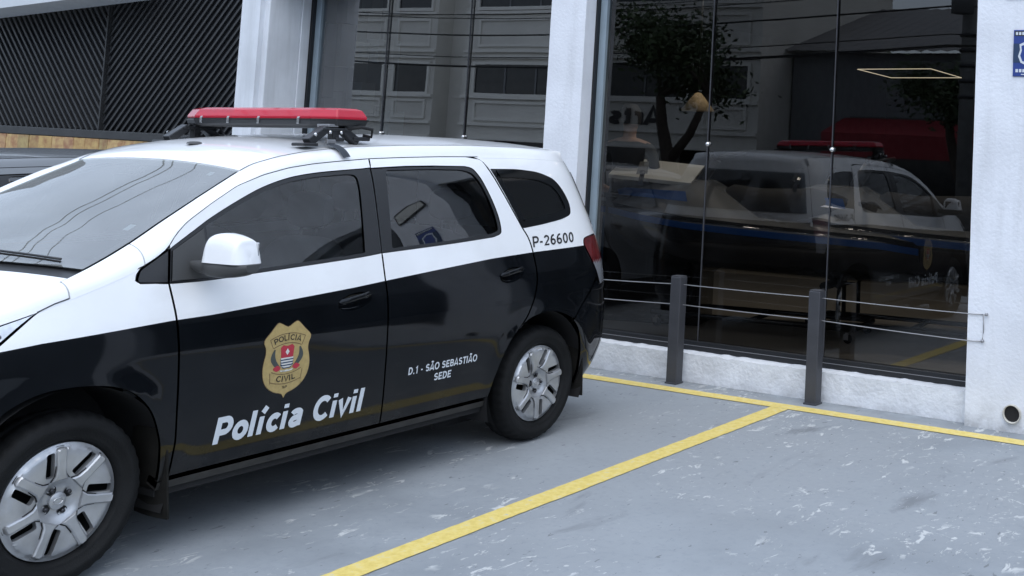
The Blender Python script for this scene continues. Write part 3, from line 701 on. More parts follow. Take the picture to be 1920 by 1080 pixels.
# --- wheels
def tyre_mesh():
    prof = [(.205, .050), (.212, .072), (.222, .083), (.226, .0865), (.231, .0865), (.234, .0885), (.252, .0955), (.255, .0985), (.272, .0985), (.276, .0955), (.285, .094), (.298, .083), (.306, .066), (.3115, .040), (.3125, .012), (.306, .010), (.306, -.004), (.3125, -.006), (.3115, -.04), (.306, -.066), (.298, -.083), (.285, -.094), (.25, -.0975), (.205, -.07)]
    wob = lambda k, q: (-.005 if (k // 2) % 2 and q in (12, 13, 18, 19) else (-.003 if (k // 2) % 2 and q in (11, 20) else 0))
    return MB().lathe(prof, 160, 'y', (0, 0, 0), wob=wob)
def wheel(name, x, side, ang):
    y0 = .7325                            # tyre centre plane
    w = empty(name, (x, side * y0, .312), 0, car)
    if side < 0: w.rotation_euler = (0, 0, PI)
    tyre_mesh().build('tyre', M['rubber'], w, recalc=False)
    mb = MB(); sg = 1
    mb.lathe([(.215, .048), (.205, .03), (.19, -.02), (.0, -.03)], 40, 'y'); mb.build('rim_barrel', M['dark'], w)
    # cover disc with seven slots
    A0 = ang; n7 = 7; R = .205
    def pol(r, a): return (-r * math.cos(a), r * math.sin(a))     # image-right is rearward
    holes = []
    for k in range(7):
        a = A0 + k * 2 * PI / 7
        holes.append(rounded([pol(.094, a + .23), pol(.184, a + .13), pol(.186, a + .28), pol(.106, a + .52)], [.006, .008, .008, .010]))
    outer = [pol(R, t) for t in np.linspace(0, 2 * PI, 96, endpoint=False)]
    def prof(r): return np.interp(r, [0, .05, .055, .075, .10, .17, .188, .192, .205], [.058, .058, .060, .074, .079, .085, .083, .074, .070])
    hs = [resample(h, .01) for h in holes]
    hub = [[pol(.0, 0)]]; lug = []
    V, Fc, cen = triang(np.array(outer), [np.array(h) for h in hs], [[pol(.072, t) for t in np.linspace(0, 2 * PI, 48)], [pol(.056, t) for t in np.linspace(0, 2 * PI, 48)], [pol(.190, t) for t in np.linspace(0, 2 * PI, 96)]], .012)
    mb = MB(); mb.add([(q[0], float(prof(math.hypot(*q))), q[1]) for q in V], Fc, 0, True)
    for h in hs:                      # slot walls
        q = np.array(h); ya = np.array([prof(math.hypot(*r_)) for r_ in q]); A = np.stack([q[:, 0], ya, q[:, 1]], -1); B = A.copy(); B[:, 1] -= .022
        mb.grid([np.vstack([A, A[:1]]), np.vstack([B, B[:1]])], 0, False)
    th = np.linspace(0, 2 * PI, 97); mb.grid([[(R * math.cos(t), y, R * math.sin(t)) for t in th] for y in (.070, .05)])
    cov = mb.build('wheel_cover', M['alloy'], w); smooth_obj(cov, 32)
    for k in range(7):                # raised spokes
        a = A0 + k * 2 * PI / 7
        da = Vector(pol(1, a)); db = Vector(pol(1, a + PI / 2))
        sp = [(.076, -.030), (.095, -.019), (.125, -.016), (.188, -.0175), (.195, -.010), (.195, .010), (.188, .0175), (.125, .016), (.095, .019), (.076, .030)]
        pts = [da * r_ + db * s_ for r_, s_ in sp]; n = len(pts); top = []; bot = []; inn = []
        for p in pts:
            r_ = p.length; h = float(np.interp(r_, [.07, .09, .15, .19, .2], [.079, .088, .096, .094, .086])); top.append((p.x, h - .004, p.y)); bot.append((p.x, h - .018, p.y))
        c = [(da * r_ + db * s_ * .72) for r_, s_ in [(.079, -.030), (.096, -.019), (.125, -.016), (.184, -.017), (.190, -.010), (.190, .010), (.184, .017), (.125, .016), (.096, .019), (.079, .030)]]
        for p in c: inn.append((p.x, float(np.interp(p.length, [.07, .09, .15, .19, .2], [.079, .088, .096, .094, .086])), p.y))
        gv = [da * r_ + db * s_ * 1.22 for r_, s_ in sp[:3]] + [da * (r_ + .004) + db * s_ * 1.2 for r_, s_ in sp[3:7]] + [da * r_ + db * s_ * 1.22 for r_, s_ in sp[7:]]
        MB().add([(p.x, float(prof(p.length)) + .0012, p.y) for p in gv], [list(range(len(gv)))]).build('spoke_groove_shade', M['dark'], cov)  # flat dark polygon, groove shade painted around the spoke
        s_ = MB(); s_.grid([bot + bot[:1], top + top[:1], inn + inn[:1]], 0, False); s_.add(inn, [list(range(n))], 0, False)
        smooth_obj(s_.build('spoke', M['alloy'], cov), 40)
    # hub recess, lugs, cap
    for k in range(4):
        a = A0 + .45 + k * PI / 2; p = pol(.046, a)
        MB().lathe([(.0175, .0615), (.0155, .059), (.0, .057)], 18, 'y', (p[0], 0, p[1])).build('lug_hole', M['dark'], cov)
        MB().lathe([(.0085, .055), (.0085, .068), (.006, .071), (0, .071)], 6, 'y', (p[0], 0, p[1])).build('lug_nut', M['steel'], cov)
    MB().lathe([(.031, .055), (.031, .066), (.029, .069), (.0, .070)], 30, 'y').build('centre_cap', M['alloy'], cov)
    MB().tube([(-.015 * math.cos(t) * 1.1, .0705, .011 * math.sin(t)) for t in np.linspace(0, 2 * PI, 18)], .0016, 5).build('cap_ring', M['chrome'], cov)
    return w
w1 = wheel('wheel', 2.62, 1, math.radians(94)); w2 = wheel('wheel', 0, 1, math.radians(62))
for src, x in ((w1, 2.62), (w2, 0)):
    c = copy_tree(src, car); c.location = (x, -.7325, .312); c.rotation_euler = (0, 0, PI)
# arch liners, under-floor, flaps
def liner(x, s):
    mb = MB(); P = []
    for t in np.linspace(-.35, PI + .35, 30):
        P.append([(x + .402 * math.cos(t), s * y, .318 + .40 * math.sin(t)) for y in (.845, .80, .50)])
    mb.grid(P); mb.build('wheel_arch_liner', M['dark'], car)
    MB().add([(x - .42, s * .50, .1), (x + .42, s * .50, .1), (x + .42, s * .50, .75), (x - .42, s * .50, .75)], [(0, 1, 2, 3)]).build('wheel_arch_wall', M['dark'], car)
for s in (1, -1):
    liner(2.625, s); liner(.045, s)
MB().b2(.42, 2.25, -.80, .80, .235, .262).b2(-.6, .42, -.5, .5, .25, .28).b2(2.25, 3.2, -.5, .5, .22, .26).build('underbody', M['dark'], car)
def flap(x, z0, z1, y0, y1, lean):
    P = [[(x + lean * (1 - t) + .01 * math.sin(q * 3), y0 + (y1 - y0) * q, z0 + (z1 - z0) * t) for q in np.linspace(0, 1, 5)] for t in np.linspace(0, 1, 6)]
    P = np.array(P); Q = P.copy(); Q[:, :, 0] -= .008
    mb = MB().grid(P).grid(Q[::-1]); 
    for a, b in ((P[0], Q[0]), (P[-1], Q[-1]), (P[:, 0], Q[:, 0]), (P[:, -1], Q[:, -1])): mb.grid([a, b])
    return mb.build('mud_flap', M['flap'], car)
for s in (1, -1):
    flap(2.262, .155, .50, s * .66, s * .862, -.035); flap(-.335, .19, .50, s * .66, s * .85, -.02)
# --- lower inner shell so gaps read dark, interior
def shell():
    mb = MB(); xs = np.arange(-.3, 2.95, .05); zs = np.arange(.27, 1.03, .05)
    for s in (1, -1):
        for x in xs:
            for z in zs:
                if min(math.hypot(x + .025 - q, z + .025 - .31) for q in (.045, 2.625)) < .45 or (z > float(zA(x + .05)) - .14) or (x > 2.62 and z > .72): continue
                q = [(x, z), (x + .05, z), (x + .05, z + .05), (x, z + .05)]
                mb.add([(a, s * (float(S(a, b)) - .045), b) for a, b in q], [(0, 1, 2, 3)], 0, True)
    return mb.build('door_liner', M['dash'], car)
shell()
def seat(x, y, w, rear=False):
    o = empty('seat', (x, y, .30), 0, car)
    def pad(name, sec, yw, rnd=.04):
        P = []
        for t in np.linspace(-1, 1, 13):
            k = (1 - abs(t) ** 4 * .12); P.append([(a * 1.0, t * yw, b * k + (1 - k) * .2) for a, b in sec])
        m_ = MB().grid(P, 0, True, False, True); n = len(sec); m_.add(P[0], [list(range(n))]); m_.add(P[-1], [list(range(n))]); return m_.build(name, M['cloth'], o)
    pad('seat_cushion', rounded([(.28, .10), (.30, .22), (-.22, .20), (-.25, .08)], .05), w)
    pad('seat_back', rounded([(-.20, .16), (-.08, .18), (-.24, .86), (-.36, .86)], .05), w * .92)
    for yy in ((0,) if w < .4 else (-.38, .38)):
        h = MB(); P = []
        for t in np.linspace(-1, 1, 11):
            k = (1 - abs(t) ** 3 * .3); P.append([(-.31 + a * k, yy + t * .125, .985 + b * k) for a, b in rounded([(.045, -.09), (.04, .09), (-.04, .085), (-.045, -.08)], .03)])
        n = len(P[0]); h.grid(P, 0, True, False, True); h.add(P[0], [list(range(n))]); h.add(P[-1], [list(range(n))])
        for q in (-.05, .05): h.tube([(-.31, yy + q, .92), (-.30, yy + q, .82)], .007, 6)
        h.build('headrest', M['cloth'], o)
    return o
seat(1.55, .37, .25); seat(1.55, -.37, .25); seat(.62, 0, .62)
mb = MB(); P = []
for y in np.linspace(-.70, .70, 20):
    P.append([(2.66, y, .95), (2.52, y, 1.045), (2.30, y, 1.055 + .03 * math.exp(-((y - .37) / .18) ** 2)), (2.12, y, 1.0 + .05 * math.exp(-((y - .37) / .18) ** 2)), (2.06, y, .90), (2.12, y, .6)])
mb.grid(P).build('dashboard', M['dash'], car)
sw = MB(); sw.tube([(2.0 - .07 * math.sin(t), .37 + .185 * math.cos(t), .98 + .16 * math.sin(t)) for t in np.linspace(0, 2 * PI, 28)], .014, 8, caps=False); sw.tube([(2.0, .19, .98), (2.03, .37, .97), (2.0, .55, .98)], .016, 6); sw.build('steering_wheel', M['dash'], car)
MB().box((1.90, .0, 1.405), (.025, .25, .07)).tube([(1.91, 0, 1.42), (1.86, 0, 1.475)], .012, 6).build('interior_mirror', M['black_trim'], car, bevel=.015)
MB().b2(-.45, 2.2, -.7, .7, .28, .30).build('cabin_floor', M['dash'], car)
# --- mirror on the door
def mirror():
    o = empty('side_mirror', (0, 0, 0), 0, car)
    # shell: lofted sections along y (outboard)
    def loft(secs): 
        return np.array(secs)
    rows = []
    for t in [0, .01, .03, .07, .12, .2, .3, .4, .5, .6, .7, .8, .88, .94, .98, 1.0]:
        y = .872 + .192 * t; e = (1 - abs(2 * t - 1) ** 7) ** (1 / 3.2) * .96 + .04
        hx = .066 * e; top = 1.098 + (.084 + .032 * (1 - (abs(t - .38) / .62) ** 1.6)) * (.3 + .7 * e); row = []
        for q in np.linspace(0, PI, 19):
            cx = math.copysign(abs(math.cos(q)) ** .55, math.cos(q)); sz = abs(math.sin(q)) ** .42
            row.append((2.012 - .03 * t + hx * cx * (1 - .22 * sz), y - .012 * (sz if t > .9 else 0), 1.098 + (top - 1.098) * sz))
        rows.append(row)
    R_ = np.array(rows); mb = MB().grid(R_); n = 19
    mb.add(R_[0], [list(range(n))], 0, True); mb.add(R_[-1], [list(range(n))], 0, True)
    mb.build('mirror_cap', Wm, o)
    rows = []
    for t in np.linspace(0, 1, 17):
        y = .81 + .272 * t; e = (math.sin(PI * min(1, t * .78 + .14)) ** .5); d = .060 * e; hx = .060 * (e if t > .28 else .72)
        row = []
        for q in np.linspace(0, PI, 13):
            cx = math.copysign(abs(math.cos(q)) ** .6, math.cos(q)); sz = abs(math.sin(q)) ** .6
            row.append((2.018 - .03 * t + hx * cx, y, 1.097 - d * sz))
        rows.append(row + [(2.018 - .03 * t - hx * .9, y, 1.0975), (2.018 - .03 * t + hx * .9, y, 1.0975)])
    R_ = np.array(rows); mb = MB().grid(R_, closev=True); k = R_.shape[1]; mb.add(R_[0], [list(range(k))]); mb.add(R_[-1], [list(range(k))]); mb.build('mirror_base', M['grey_plastic'], o)
    MB().box((1.945, .98, 1.145), (.006, .15, .07)).build('mirror_glass', M['chrome'], o, bevel=.003)
    return o
mir = mirror(); mir.location = (.122, 0, .042)
# --- mirrored right-hand side
mirror_list = [front_door, rear_door, fender, headlight, quarter, tail_light, rear_bumper, sill, rail_p, mir]
for o in mirror_list:
    c = copy_tree(o, car, skip=('bumper_rear_face', 'plate_recess')); c.scale = (1, -1, 1)
for nm in ('hood_edge', 'hood_side', 'hood_seam'):
    src = [q for q in hood.children if q.name.split('.')[0] == nm][0]; c = copy_tree(src, hood); c.scale = (1, -1, 1)
for nm in ('roof_seam', 'seam_strip'):
    src = [q for q in roof.children if q.name.split('.')[0] == nm][0]; c = copy_tree(src, roof); c.scale = (1, -1, 1)

# --- parts that only the police car has go in after the plain cars are copied
CARPOS = (-0.7035 - .83 * 1.0, -1.5967, 0.0); PSI = .0021
def place(c, x, y, z, fwd_ang, sc=(1, 1, 1)): c.location = (x, y, z); c.rotation_euler = (0, 0, fwd_ang); c.scale = sc
dark_over = {'white_car_paint': M['dark_car'], 'black_vinyl_paint': M['dark_car']}
grey_over = {'white_car_paint': M['grey_car'], 'black_vinyl_paint': M['grey_car']}
c1 = copy_tree(car, None, grey_over); c1.name = 'parked_car'; place(c1, -4.35, -1.75, 0, -PI / 2 + .01, (1, 1, .885))
tag(c1, 'dark car partly hidden behind the police minivan windshield, by the wooden boards', 'car')
place(car, *CARPOS, -PI / 2 + PSI)

# ------------------------------------------------------------------ police markings
def _arc(cx, cy, rx, ry, a0, a1, n=14): return [(cx + rx * math.cos(math.radians(t)), cy + ry * math.sin(math.radians(t))) for t in np.linspace(a0, a1, n)]
_A = [[(.0, 0), (.36, 1), (.72, 0)], [(.15, .26), (.57, .26)]]
_S = [_arc(.36, .70, .24, .20, 25, 245) + _arc(.36, .305, .26, .205, 75, -155)]
GL = {  # centre-lines on a cap height of one; advance width last
 'P': ([[(.1, 0), (.1, .9), (.40, .9)] + _arc(.40, .66, .22, .24, 90, -90) + [(.1, .42)]], .70),
 'o': ([_arc(.34, .355, .245, .265, 0, 360, 22)], .68), 'l': ([[(.1, 0), (.1, 1)]], .30), 'i': ([[(.1, 0), (.1, .71)], [(.1, .84), (.1, 1)]], .30),
 'í': ([[(.1, 0), (.1, .70)], [(.10, .84), (.26, 1.06)]], .32), 'c': ([_arc(.34, .355, .245, .265, 42, 318, 20)], .62),
 'a': ([_arc(.30, .50, .21, .125, 165, 20, 9) + [(.50, .42), (.50, .0)], [(.5, .40), (.30, .36)] + _arc(.27, .215, .175, .14, 90, 290, 12) + [(.40, .10), (.5, .2)]], .68),
 'C': ([_arc(.46, .5, .36, .41, 42, 318, 24)], .86), 'v': ([[(.02, .71), (.27, .04), (.52, .71)]], .60),
 'D': ([[(.1, 0), (.1, .90), (.32, .90)] + _arc(.32, .5, .34, .40, 90, -90) + [(.1, .10)]], .82), '.': ([[(.1, 0), (.1, .18)]], .30), '1': ([[(.30, 0), (.30, .94), (.08, .74)]], .52),
 '-': ([[(.04, .40), (.34, .40)]], .44), ' ': ([], .32), 'S': (_S, .76), 'A': (_A, .78), 'Ã': (_A + [[(.16, 1.13), (.28, 1.22), (.42, 1.14), (.56, 1.23)]], .78), 'O': ([_arc(.46, .5, .36, .41, 0, 360, 28)], .94),
 'E': ([[(.62, .90), (.1, .90), (.1, .10), (.64, .10)], [(.1, .5), (.56, .5)]], .70), 'B': ([[(.1, .10), (.1, .90), (.38, .90)] + _arc(.38, .71, .20, .19, 90, -90, 10) + [(.1, .52)], [(.38, .52)] + _arc(.40, .31, .22, .21, 90, -90, 10) + [(.1, .10)]], .76),
 'T': ([[(.0, .90), (.68, .90)], [(.34, .9), (.34, 0)]], .70), 'I': ([[(.1, 0), (.1, 1)]], .32), 'Í': ([[(.1, 0), (.1, 1)], [(.06, 1.08), (.22, 1.26)]], .32), 'L': ([[(.1, 1), (.1, .10), (.56, .10)]], .62), 'V': ([[(.0, 1), (.34, .02), (.68, 1)]], .74),
 '2': ([_arc(.32, .68, .22, .22, 165, -30, 12) + [(.10, .10), (.56, .10)]], .66), '6': ([_arc(.32, .31, .215, .22, 0, 360, 20), _arc(.40, .40, .30, .50, 75, 180, 12)], .66), '0': ([_arc(.32, .5, .22, .41, 0, 360, 24)], .66),
 'r': ([[(.1, 0), (.1, .71)], [(.1, .42)] + _arc(.34, .40, .24, .24, 150, 75, 6)], .46), 't': ([[(.16, .92), (.16, .2)] + _arc(.30, .2, .14, .12, 180, 290, 7), [(.02, .64), (.36, .64)]], .44), 's': ([_arc(.28, .50, .185, .135, 25, 245, 10) + _arc(.28, .22, .20, .135, 75, -155, 10)], .58)}
def text_mesh(txt, offset=.03, space=1.0):
    """outlined bold sans lettering: every stroke becomes a ribbon polygon, ribbons are merged by triangulation"""
    hw_ = .075 + offset; Vs = []; Fs = []; x = 0.0
    for ch in txt:
        strokes, adv = GL[ch]; vs = []; fcs = []
        for st_ in strokes:
            p = [np.array(q, float) for q in st_]; p = [q for i, q in enumerate(p) if i == 0 or np.linalg.norm(q - p[i - 1]) > 1e-4]; n = len(p); closed = np.linalg.norm(p[0] - p[-1]) < 1e-6
            Lp = []; Rp = []
            for i in range(n):
                if closed: t0 = p[i] - p[i - 1 if i > 0 else n - 2]; t1 = p[(i + 1) if i < n - 1 else 1] - p[i]
                else: t0 = p[max(i, 1)] - p[max(i, 1) - 1]; t1 = p[min(i + 1, n - 1)] - p[min(i + 1, n - 1) - 1]
                t0 = t0 / (np.linalg.norm(t0) + 1e-9); t1 = t1 / (np.linalg.norm(t1) + 1e-9); n0 = np.array([-t0[1], t0[0]]); n1 = np.array([-t1[1], t1[0]])
                mm = n0 + n1; mm = mm / max(.5, (mm @ mm) / 2); Lp.append(p[i] + mm * hw_); Rp.append(p[i] - mm * hw_)
            for i in range(n - 1):
                o = len(vs); vs += [tuple(Lp[i]), tuple(Lp[i + 1]), tuple(Rp[i + 1]), tuple(Rp[i])]; fcs.append((o, o + 3, o + 2, o + 1))
        if vs:
            r = delaunay_2d_cdt([Vector(q) for q in vs], [], fcs, 1, 1e-5)
            o = len(Vs); VV = np.array([tuple(q) for q in r[0]]); cen = np.array([VV[list(f)].mean(0) for f in r[2]]); ok = np.zeros(len(cen), bool)
            for fq in fcs: ok |= inside(np.array([vs[k] for k in fq]), cen)
            Vs += [(q[0] + x, q[1]) for q in VV]; Fs += [[k + o for k in f] for f, kk in zip(r[2], ok) if kk]
        x += (adv + .06 + offset * .6) * space
    return np.array(Vs), Fs
def side_text(name, txt, x0, x1, z0, cap_h, mt, parent, offset=.03, shear=0.0, lift=.002, slope=0.0, space=1.0, capref=None):
    V, Fc = text_mesh(txt, offset, space); R_, _ = text_mesh(capref or txt[0], offset)
    bot = R_[:, 1].min(); hh = R_[:, 1].max() - bot
    a = (V[:, 0] - V[:, 0].min()) / (V[:, 0].max() - V[:, 0].min()); b = (V[:, 1] - bot) / hh * cap_h
    L_ = abs(x1 - x0) - shear * cap_h; dirx = -1 if x1 < x0 else 1
    X = x0 + dirx * (a * L_ + shear * b); Z = z0 + b + slope * a
    Y = S(X, Z) + lift
    o = MB().add(np.stack([X, Y, Z], -1), Fc).build(name, mt, parent, recalc=False)
    if len(o.data.polygons) and o.data.polygons[0].normal.y < 0: o.data.flip_normals()
    return o
side_text('lettering', 'Polícia Civil', 2.052, 1.285, .400, .106, M['letter'], front_door, .042, .13, space=1.02, capref='P')
side_text('lettering', 'D.1 - SÃO SEBASTIÃO', 1.026, .556, .519, .0355, M['letter'], rear_door, .02, .05, capref='D')
side_text('lettering', 'SEDE', .852, .735, .466, .0355, M['letter'], rear_door, .02, .05)
side_text('lettering', 'P-26600', .098, -.272, 1.067, .058, M['black_letter'], quarter, .005, .10, slope=.008, capref='P')
# badge
BX, BZ = 1.7345, .700
badge = None
def decal(name, poly, mt, lift, parent, fine=.012):
    V, Fc, cen = triang(resample(poly, fine), [], [], .02)
    X = BX - V[:, 0]; Z = BZ + V[:, 1]; Y = S(X, Z) + lift
    o = MB().add(np.stack([X, Y, Z], -1), Fc, 0, True).build(name, mt, parent, recalc=False)
    if o.data.polygons[0].normal.y < 0: o.data.flip_normals()
    return o
half = [(0, .132), (.012, .136), (.030, .146), (.052, .150), (.085, .118), (.117, .085), (.108, .055), (.106, .03), (.113, .0), (.117, -.035), (.110, -.075), (.088, -.110), (.052, -.134), (.015, -.146), (.004, -.158)]
bout = spline(half, 3)[:-1] + [(0, -.165)] + [(-a, b) for a, b in spline(half, 3)[:-1][::-1][:-1]]
decal('badge_outline', [(a * 1.02, b * 1.018) for a, b in bout], M['gold_dark'], .0015, car)
badge = decal('badge', bout, M['gold'], .0022, car)
def arc_band(r, w, a0, a1, cz): 
    t = np.linspace(a0, a1, 16); return [(r * math.sin(q), cz + r * math.cos(q)) for q in t] + [((r - w) * math.sin(q), cz + (r - w) * math.cos(q)) for q in t[::-1]]
for (r, w, a, cz) in ((.215, .003, .42, -.108), (.174, .003, .42, -.108)): decal('banner_edge', arc_band(r, w, -a, a, cz), M['gold_dark'], .0028, badge)
for s in (-1, 1):
    decal('banner_edge', [(s * .0875, .088), (s * .0905, .088), (s * .074, .050), (s * .071, .050)], M['gold_dark'], .0028, badge)
    decal('banner_edge', [(s * .080, -.052), (s * .083, -.052), (s * .078, -.098), (s * .075, -.098)], M['gold_dark'], .0028, badge)
    t = np.linspace(0, 1, 10)
    lf = [(s * (.030 + .030 * q + .012 * math.sin(PI * q)), -.035 + .078 * q) for q in t] + [(s * (.044 + .022 * q + .026 * math.sin(PI * q)), -.042 + .086 * q) for q in t[::-1]]
    decal('laurel_branch', lf, M['decal_green'], .003, badge)
    decal('berry_cluster', rounded([(s * .026, -.040), (s * .045, -.022), (s * .072, -.036), (s * .050, -.052)], .01), M['decal_red'], .0032, badge)
for (r, w, a, cz) in ((.175, .003, .45, .108), (.215, .003, .36, .108)): decal('banner_edge', [(x_, 2 * cz - z_) for x_, z_ in arc_band(r, w, -a, a, cz)][::-1], M['gold_dark'], .0028, badge)
decal('crest_field', [(-.034, .048), (-.022, .058), (0, .052), (.022, .058), (.034, .048), (.030, .004), (-.030, .004)], M['decal_red'], .003, badge)
decal('crest_star', [(0, .042), (.010, .028), (0, .014), (-.010, .028)], M['decal_white'], .0036, badge)
for k in range(4):
    z1 = .004 - k * .0115; decal('crest_stripe', [(-.032, z1), (.032, z1), (.031 - .002 * k * k, z1 - .0062), (-.031 + .002 * k * k, z1 - .0062)], M['decal_white'], .0036, badge)
decal('crest_base', [(-.033, .004), (.033, .004), (.031, -.028), (.018, -.041), (-.018, -.041), (-.031, -.028)], M['decal_blue'], .0031, badge)
decal('ribbon', [(-.034, -.046), (-.012, -.049), (0, -.046), (.012, -.049), (.034, -.044), (.028, -.052), (0, -.055), (-.028, -.053)], M['decal_white'], .0034, badge)
def badge_text(txt, w, r, cz, h, up=1, off=.0):
    V, Fc = text_mesh(txt, off); a = (V[:, 0] - V[:, 0].min()) / (V[:, 0].max() - V[:, 0].min()) - .5; b = V[:, 1] * h
    ang = a * w / r; rr = r + up * b
    px_ = rr * np.sin(ang); pz = cz + up * rr * np.cos(ang) if up > 0 else cz - rr * np.cos(ang)
    X = BX - px_; Z = BZ + pz; o = MB().add(np.stack([X, S(X, Z) + .0036, Z], -1), Fc).build('badge_lettering', M['black_letter'], badge, recalc=False)
    if o.data.polygons[0].normal.y < 0: o.data.flip_normals()
badge_text('POLÍCIA', .132, .184, -.108, .024)
badge_text('CIVIL', .100, .205, .108, .025, up=-1)
badge_text('SP', .024, .30, .175, .010, up=-1)
# --- light bar
LBX, LBZ = 1.18, 1.674
def plan(hl, hd, ch): return [(-hd, -hl + ch * 1.4), (-hd + ch * .55, -hl), (hd - ch * .55, -hl), (hd, -hl + ch * 1.4), (hd, hl - ch * 1.4), (hd - ch * .55, hl), (-hd + ch * .55, hl), (-hd, hl - ch * 1.4)]
def bar_loft(levels, c=.09):
    P = []
    for (z, dl, dd) in levels: P.append([(LBX + a, b, z) for a, b in plan(.545 + dl, .145 + dd, c)])
    mb = MB().grid(P, 0, False, False, True); mb.add(P[0], [list(range(8))]); mb.add(P[-1], [list(range(8))]); return mb
light_bar = bar_loft([(LBZ, -.05, -.03), (LBZ + .012, -.008, -.006), (LBZ + .036, 0, 0), (LBZ + .041, -.004, -.004)]).build('light_bar', M['black_trim'], car, bevel=.004)
bar_loft([(LBZ + .0412, -.005, -.005), (LBZ + .052, -.002, -.001), (LBZ + .086, -.020, -.018), (LBZ + .096, -.040, -.042)]).build('red_dome', M['red_lens'], light_bar, bevel=.006, seg=3)
MB().grid([[(LBX + a, b, z) for a, b in plan(.547, .147, .09) + plan(.547, .147, .09)[:1]] for z in (LBZ + .037, LBZ + .042)], 0, False).build('dome_gasket', M['dark'], light_bar)
for s in (1, -1):
    for y in (-.36, -.16, .06, .34): MB().box((LBX + s * .146, y, LBZ + .032), (.006, .015, .030)).box((LBX + s * .140, y, LBZ + .049), (.012, .015, .006)).build('dome_clip', M['chrome'], light_bar, bevel=.002)
MB().box((LBX + .10, .49, LBZ + .010), (.06, .08, .014)).build('end_tab', M['cable'], light_bar, bevel=.003)
def bracket(s):
    y = s * .50; o = MB()
    o.box((LBX + .07, y, LBZ - .008), (.17, .06, .014))                       # cross plate
    o.build('mount_plate', M['black_trim'], light_bar, bevel=.004)
    zr = lambda x, yy: float(T(x, yy))
    lx = LBX + .19
    b_ = MB()
    def leg(x0, z0, x1, z1, w, th=.014, yy=y):
        d = Vector((x1 - x0, 0, z1 - z0)); n = Vector((-d.z, 0, d.x)).normalized() * w / 2
        ps = [(x0 + n.x, z0 + n.z), (x1 + n.x * 1.2, z1 + n.z * 1.2), (x1 - n.x * 1.2, z1 - n.z * 1.2), (x0 - n.x, z0 - n.z)]
        b_.prism(ps, yy - th / 2, yy + th / 2, 'xz')
    zz = zr(lx, y)
    leg(LBX + .125, LBZ - .006, LBX + .225, zz + .012, .036, .05); leg(LBX + .075, LBZ - .006, LBX + .070, zz + .02, .035, .04); leg(LBX + .03, LBZ - .006, LBX - .065, zz + .020, .032, .05)
    b_.box((LBX + .235, y, zr(LBX + .235, y) + .007), (.085, .085, .016)); b_.box((LBX - .075, y, zr(LBX - .07, y) + .014), (.10, .07, .020)); b_.box((LBX + .055, y, zr(LBX, y) + .012), (.05, .06, .02))
    b_.build('mount_bracket', M['black_trim'], light_bar, bevel=.005)
    MB().tube([(LBX + .02, y + s * .02, LBZ - .006), (LBX - .05, y + s * .05, LBZ + .006), (LBX - .115, y + s * .055, LBZ - .004), (LBX - .125, y + s * .04, LBZ - .04), (LBX - .09, y + s * .02, zr(LBX - .09, y) + .03)], .008, 8).build('bar_cable', M['dark'], light_bar)
    for (dx, dz) in ((.115, -.022), (.20, -.035), (.05, -.022)): MB().lathe([(.009, 0), (.009, s * .006), (0, s * .008)], 10, 'y', (LBX + dx, y + s * .026, LBZ + dz)).build('mount_bolt', M['chrome'], light_bar)
    MB().box((LBX + .12, y + s * .035, zr(LBX + .12, y) + .012), (.05, .02, .02)).build('strap_clamp', M['cable'], light_bar, bevel=.003)
    us = (1.282, 1.328); P = []
    for q in np.linspace(.0, 1.0, 14): P.append([(lambda p: (p[0] - .02 * (1 - q), s * (p[1] + .003), p[2] + .003))(rail(u, q)) for u in us])
    P.append([(u, s * (float(yC(u)) - .025), float(T(u, yC(u) - .025)) + .006) for u in us])
    MB().grid(P).build('roof_strap', M['strap'], light_bar)
bracket(1); bracket(-1)
for k in range(9): MB().box((LBX + .075, -.42 + k * .105, LBZ + .060), (.05, .075, .018)).build('lamp_module', M['sticker'], light_bar, bevel=.004)
light_bar.rotation_euler = (.024, 0, 0); light_bar.location = (0, .040, 0)
# ------------------------------------------------------------------ showroom building
YW, YG, YL = .265, .42, .78           # base wall face, right glass, left glass
shop = empty('showroom', (-2.3, .5, 0)); tag(shop, 'white plastered showroom with tall dark glass bays and square pillars', 'building')
def rel(o): o.location = (2.3, -.5, 0); return o
def rough_slab(name, x0, x1, yf, yb, z0, z1, mt, amp=.004, st=.06, zbot=None):
    """plaster block, its front face and edges slightly uneven"""
    nx = max(2, int((x1 - x0) / st)); nz = max(2, int((z1 - z0) / st)); P = []
    for i in range(nx + 1):
        x = x0 + (x1 - x0) * i / nx; row = []
        for j in range(nz + 1):
            z = z0 + (z1 - z0) * j / nz; n = noise.noise((x * 9, z * 9, 1.3)) * amp; e = noise.noise((x * 14, 5.1, j * .0)) * amp * 1.6
            row.append((x, yf + n, z + (e if j == nz and z1 < 1 else 0)))
        P.append(row)
    P = np.array(P); mb = MB().grid(P)
    for E in (P[0], P[-1], P[:, 0], P[:, -1]):
        q = E.copy(); q[:, 1] = yb; mb.grid([E, q], 0, False)
    return rel(mb.build(name, mt, shop))
rough_slab('base_wall', -5.55, 1.165, YW, .60, -.05, .193, M['rough_wall'], .006, .035)
rel(MB().b2(1.17, 1.77, .47, .58, -.05, 5.2).build('pillar_shade_core', M['interior_dark'], shop))  # part behind the glass coloured dark in place of room shade
rough_slab('wall', 1.16, 1.78, .195, .465, -.05, 5.2, M['wall'], .002, .05)
rough_slab('wall', 5.6, 6.5, .195, .80, -.05, 5.2, M['wall'], .002, .08)
rough_slab('base_wall', 1.78, 5.6, YW, .60, -.05, .193, M['rough_wall'], .006, .06)
rel(MB().b2(-2.30, -1.98, .47, .58, -.05, 5.2).build('pillar_shade_core', M['interior_dark'], shop))  # pillar's inner part, its shade put into a dark colour
rough_slab('pillar', -2.305, -1.974, .25, .465, -.05, 5.2, M['wall'], .002, .05)
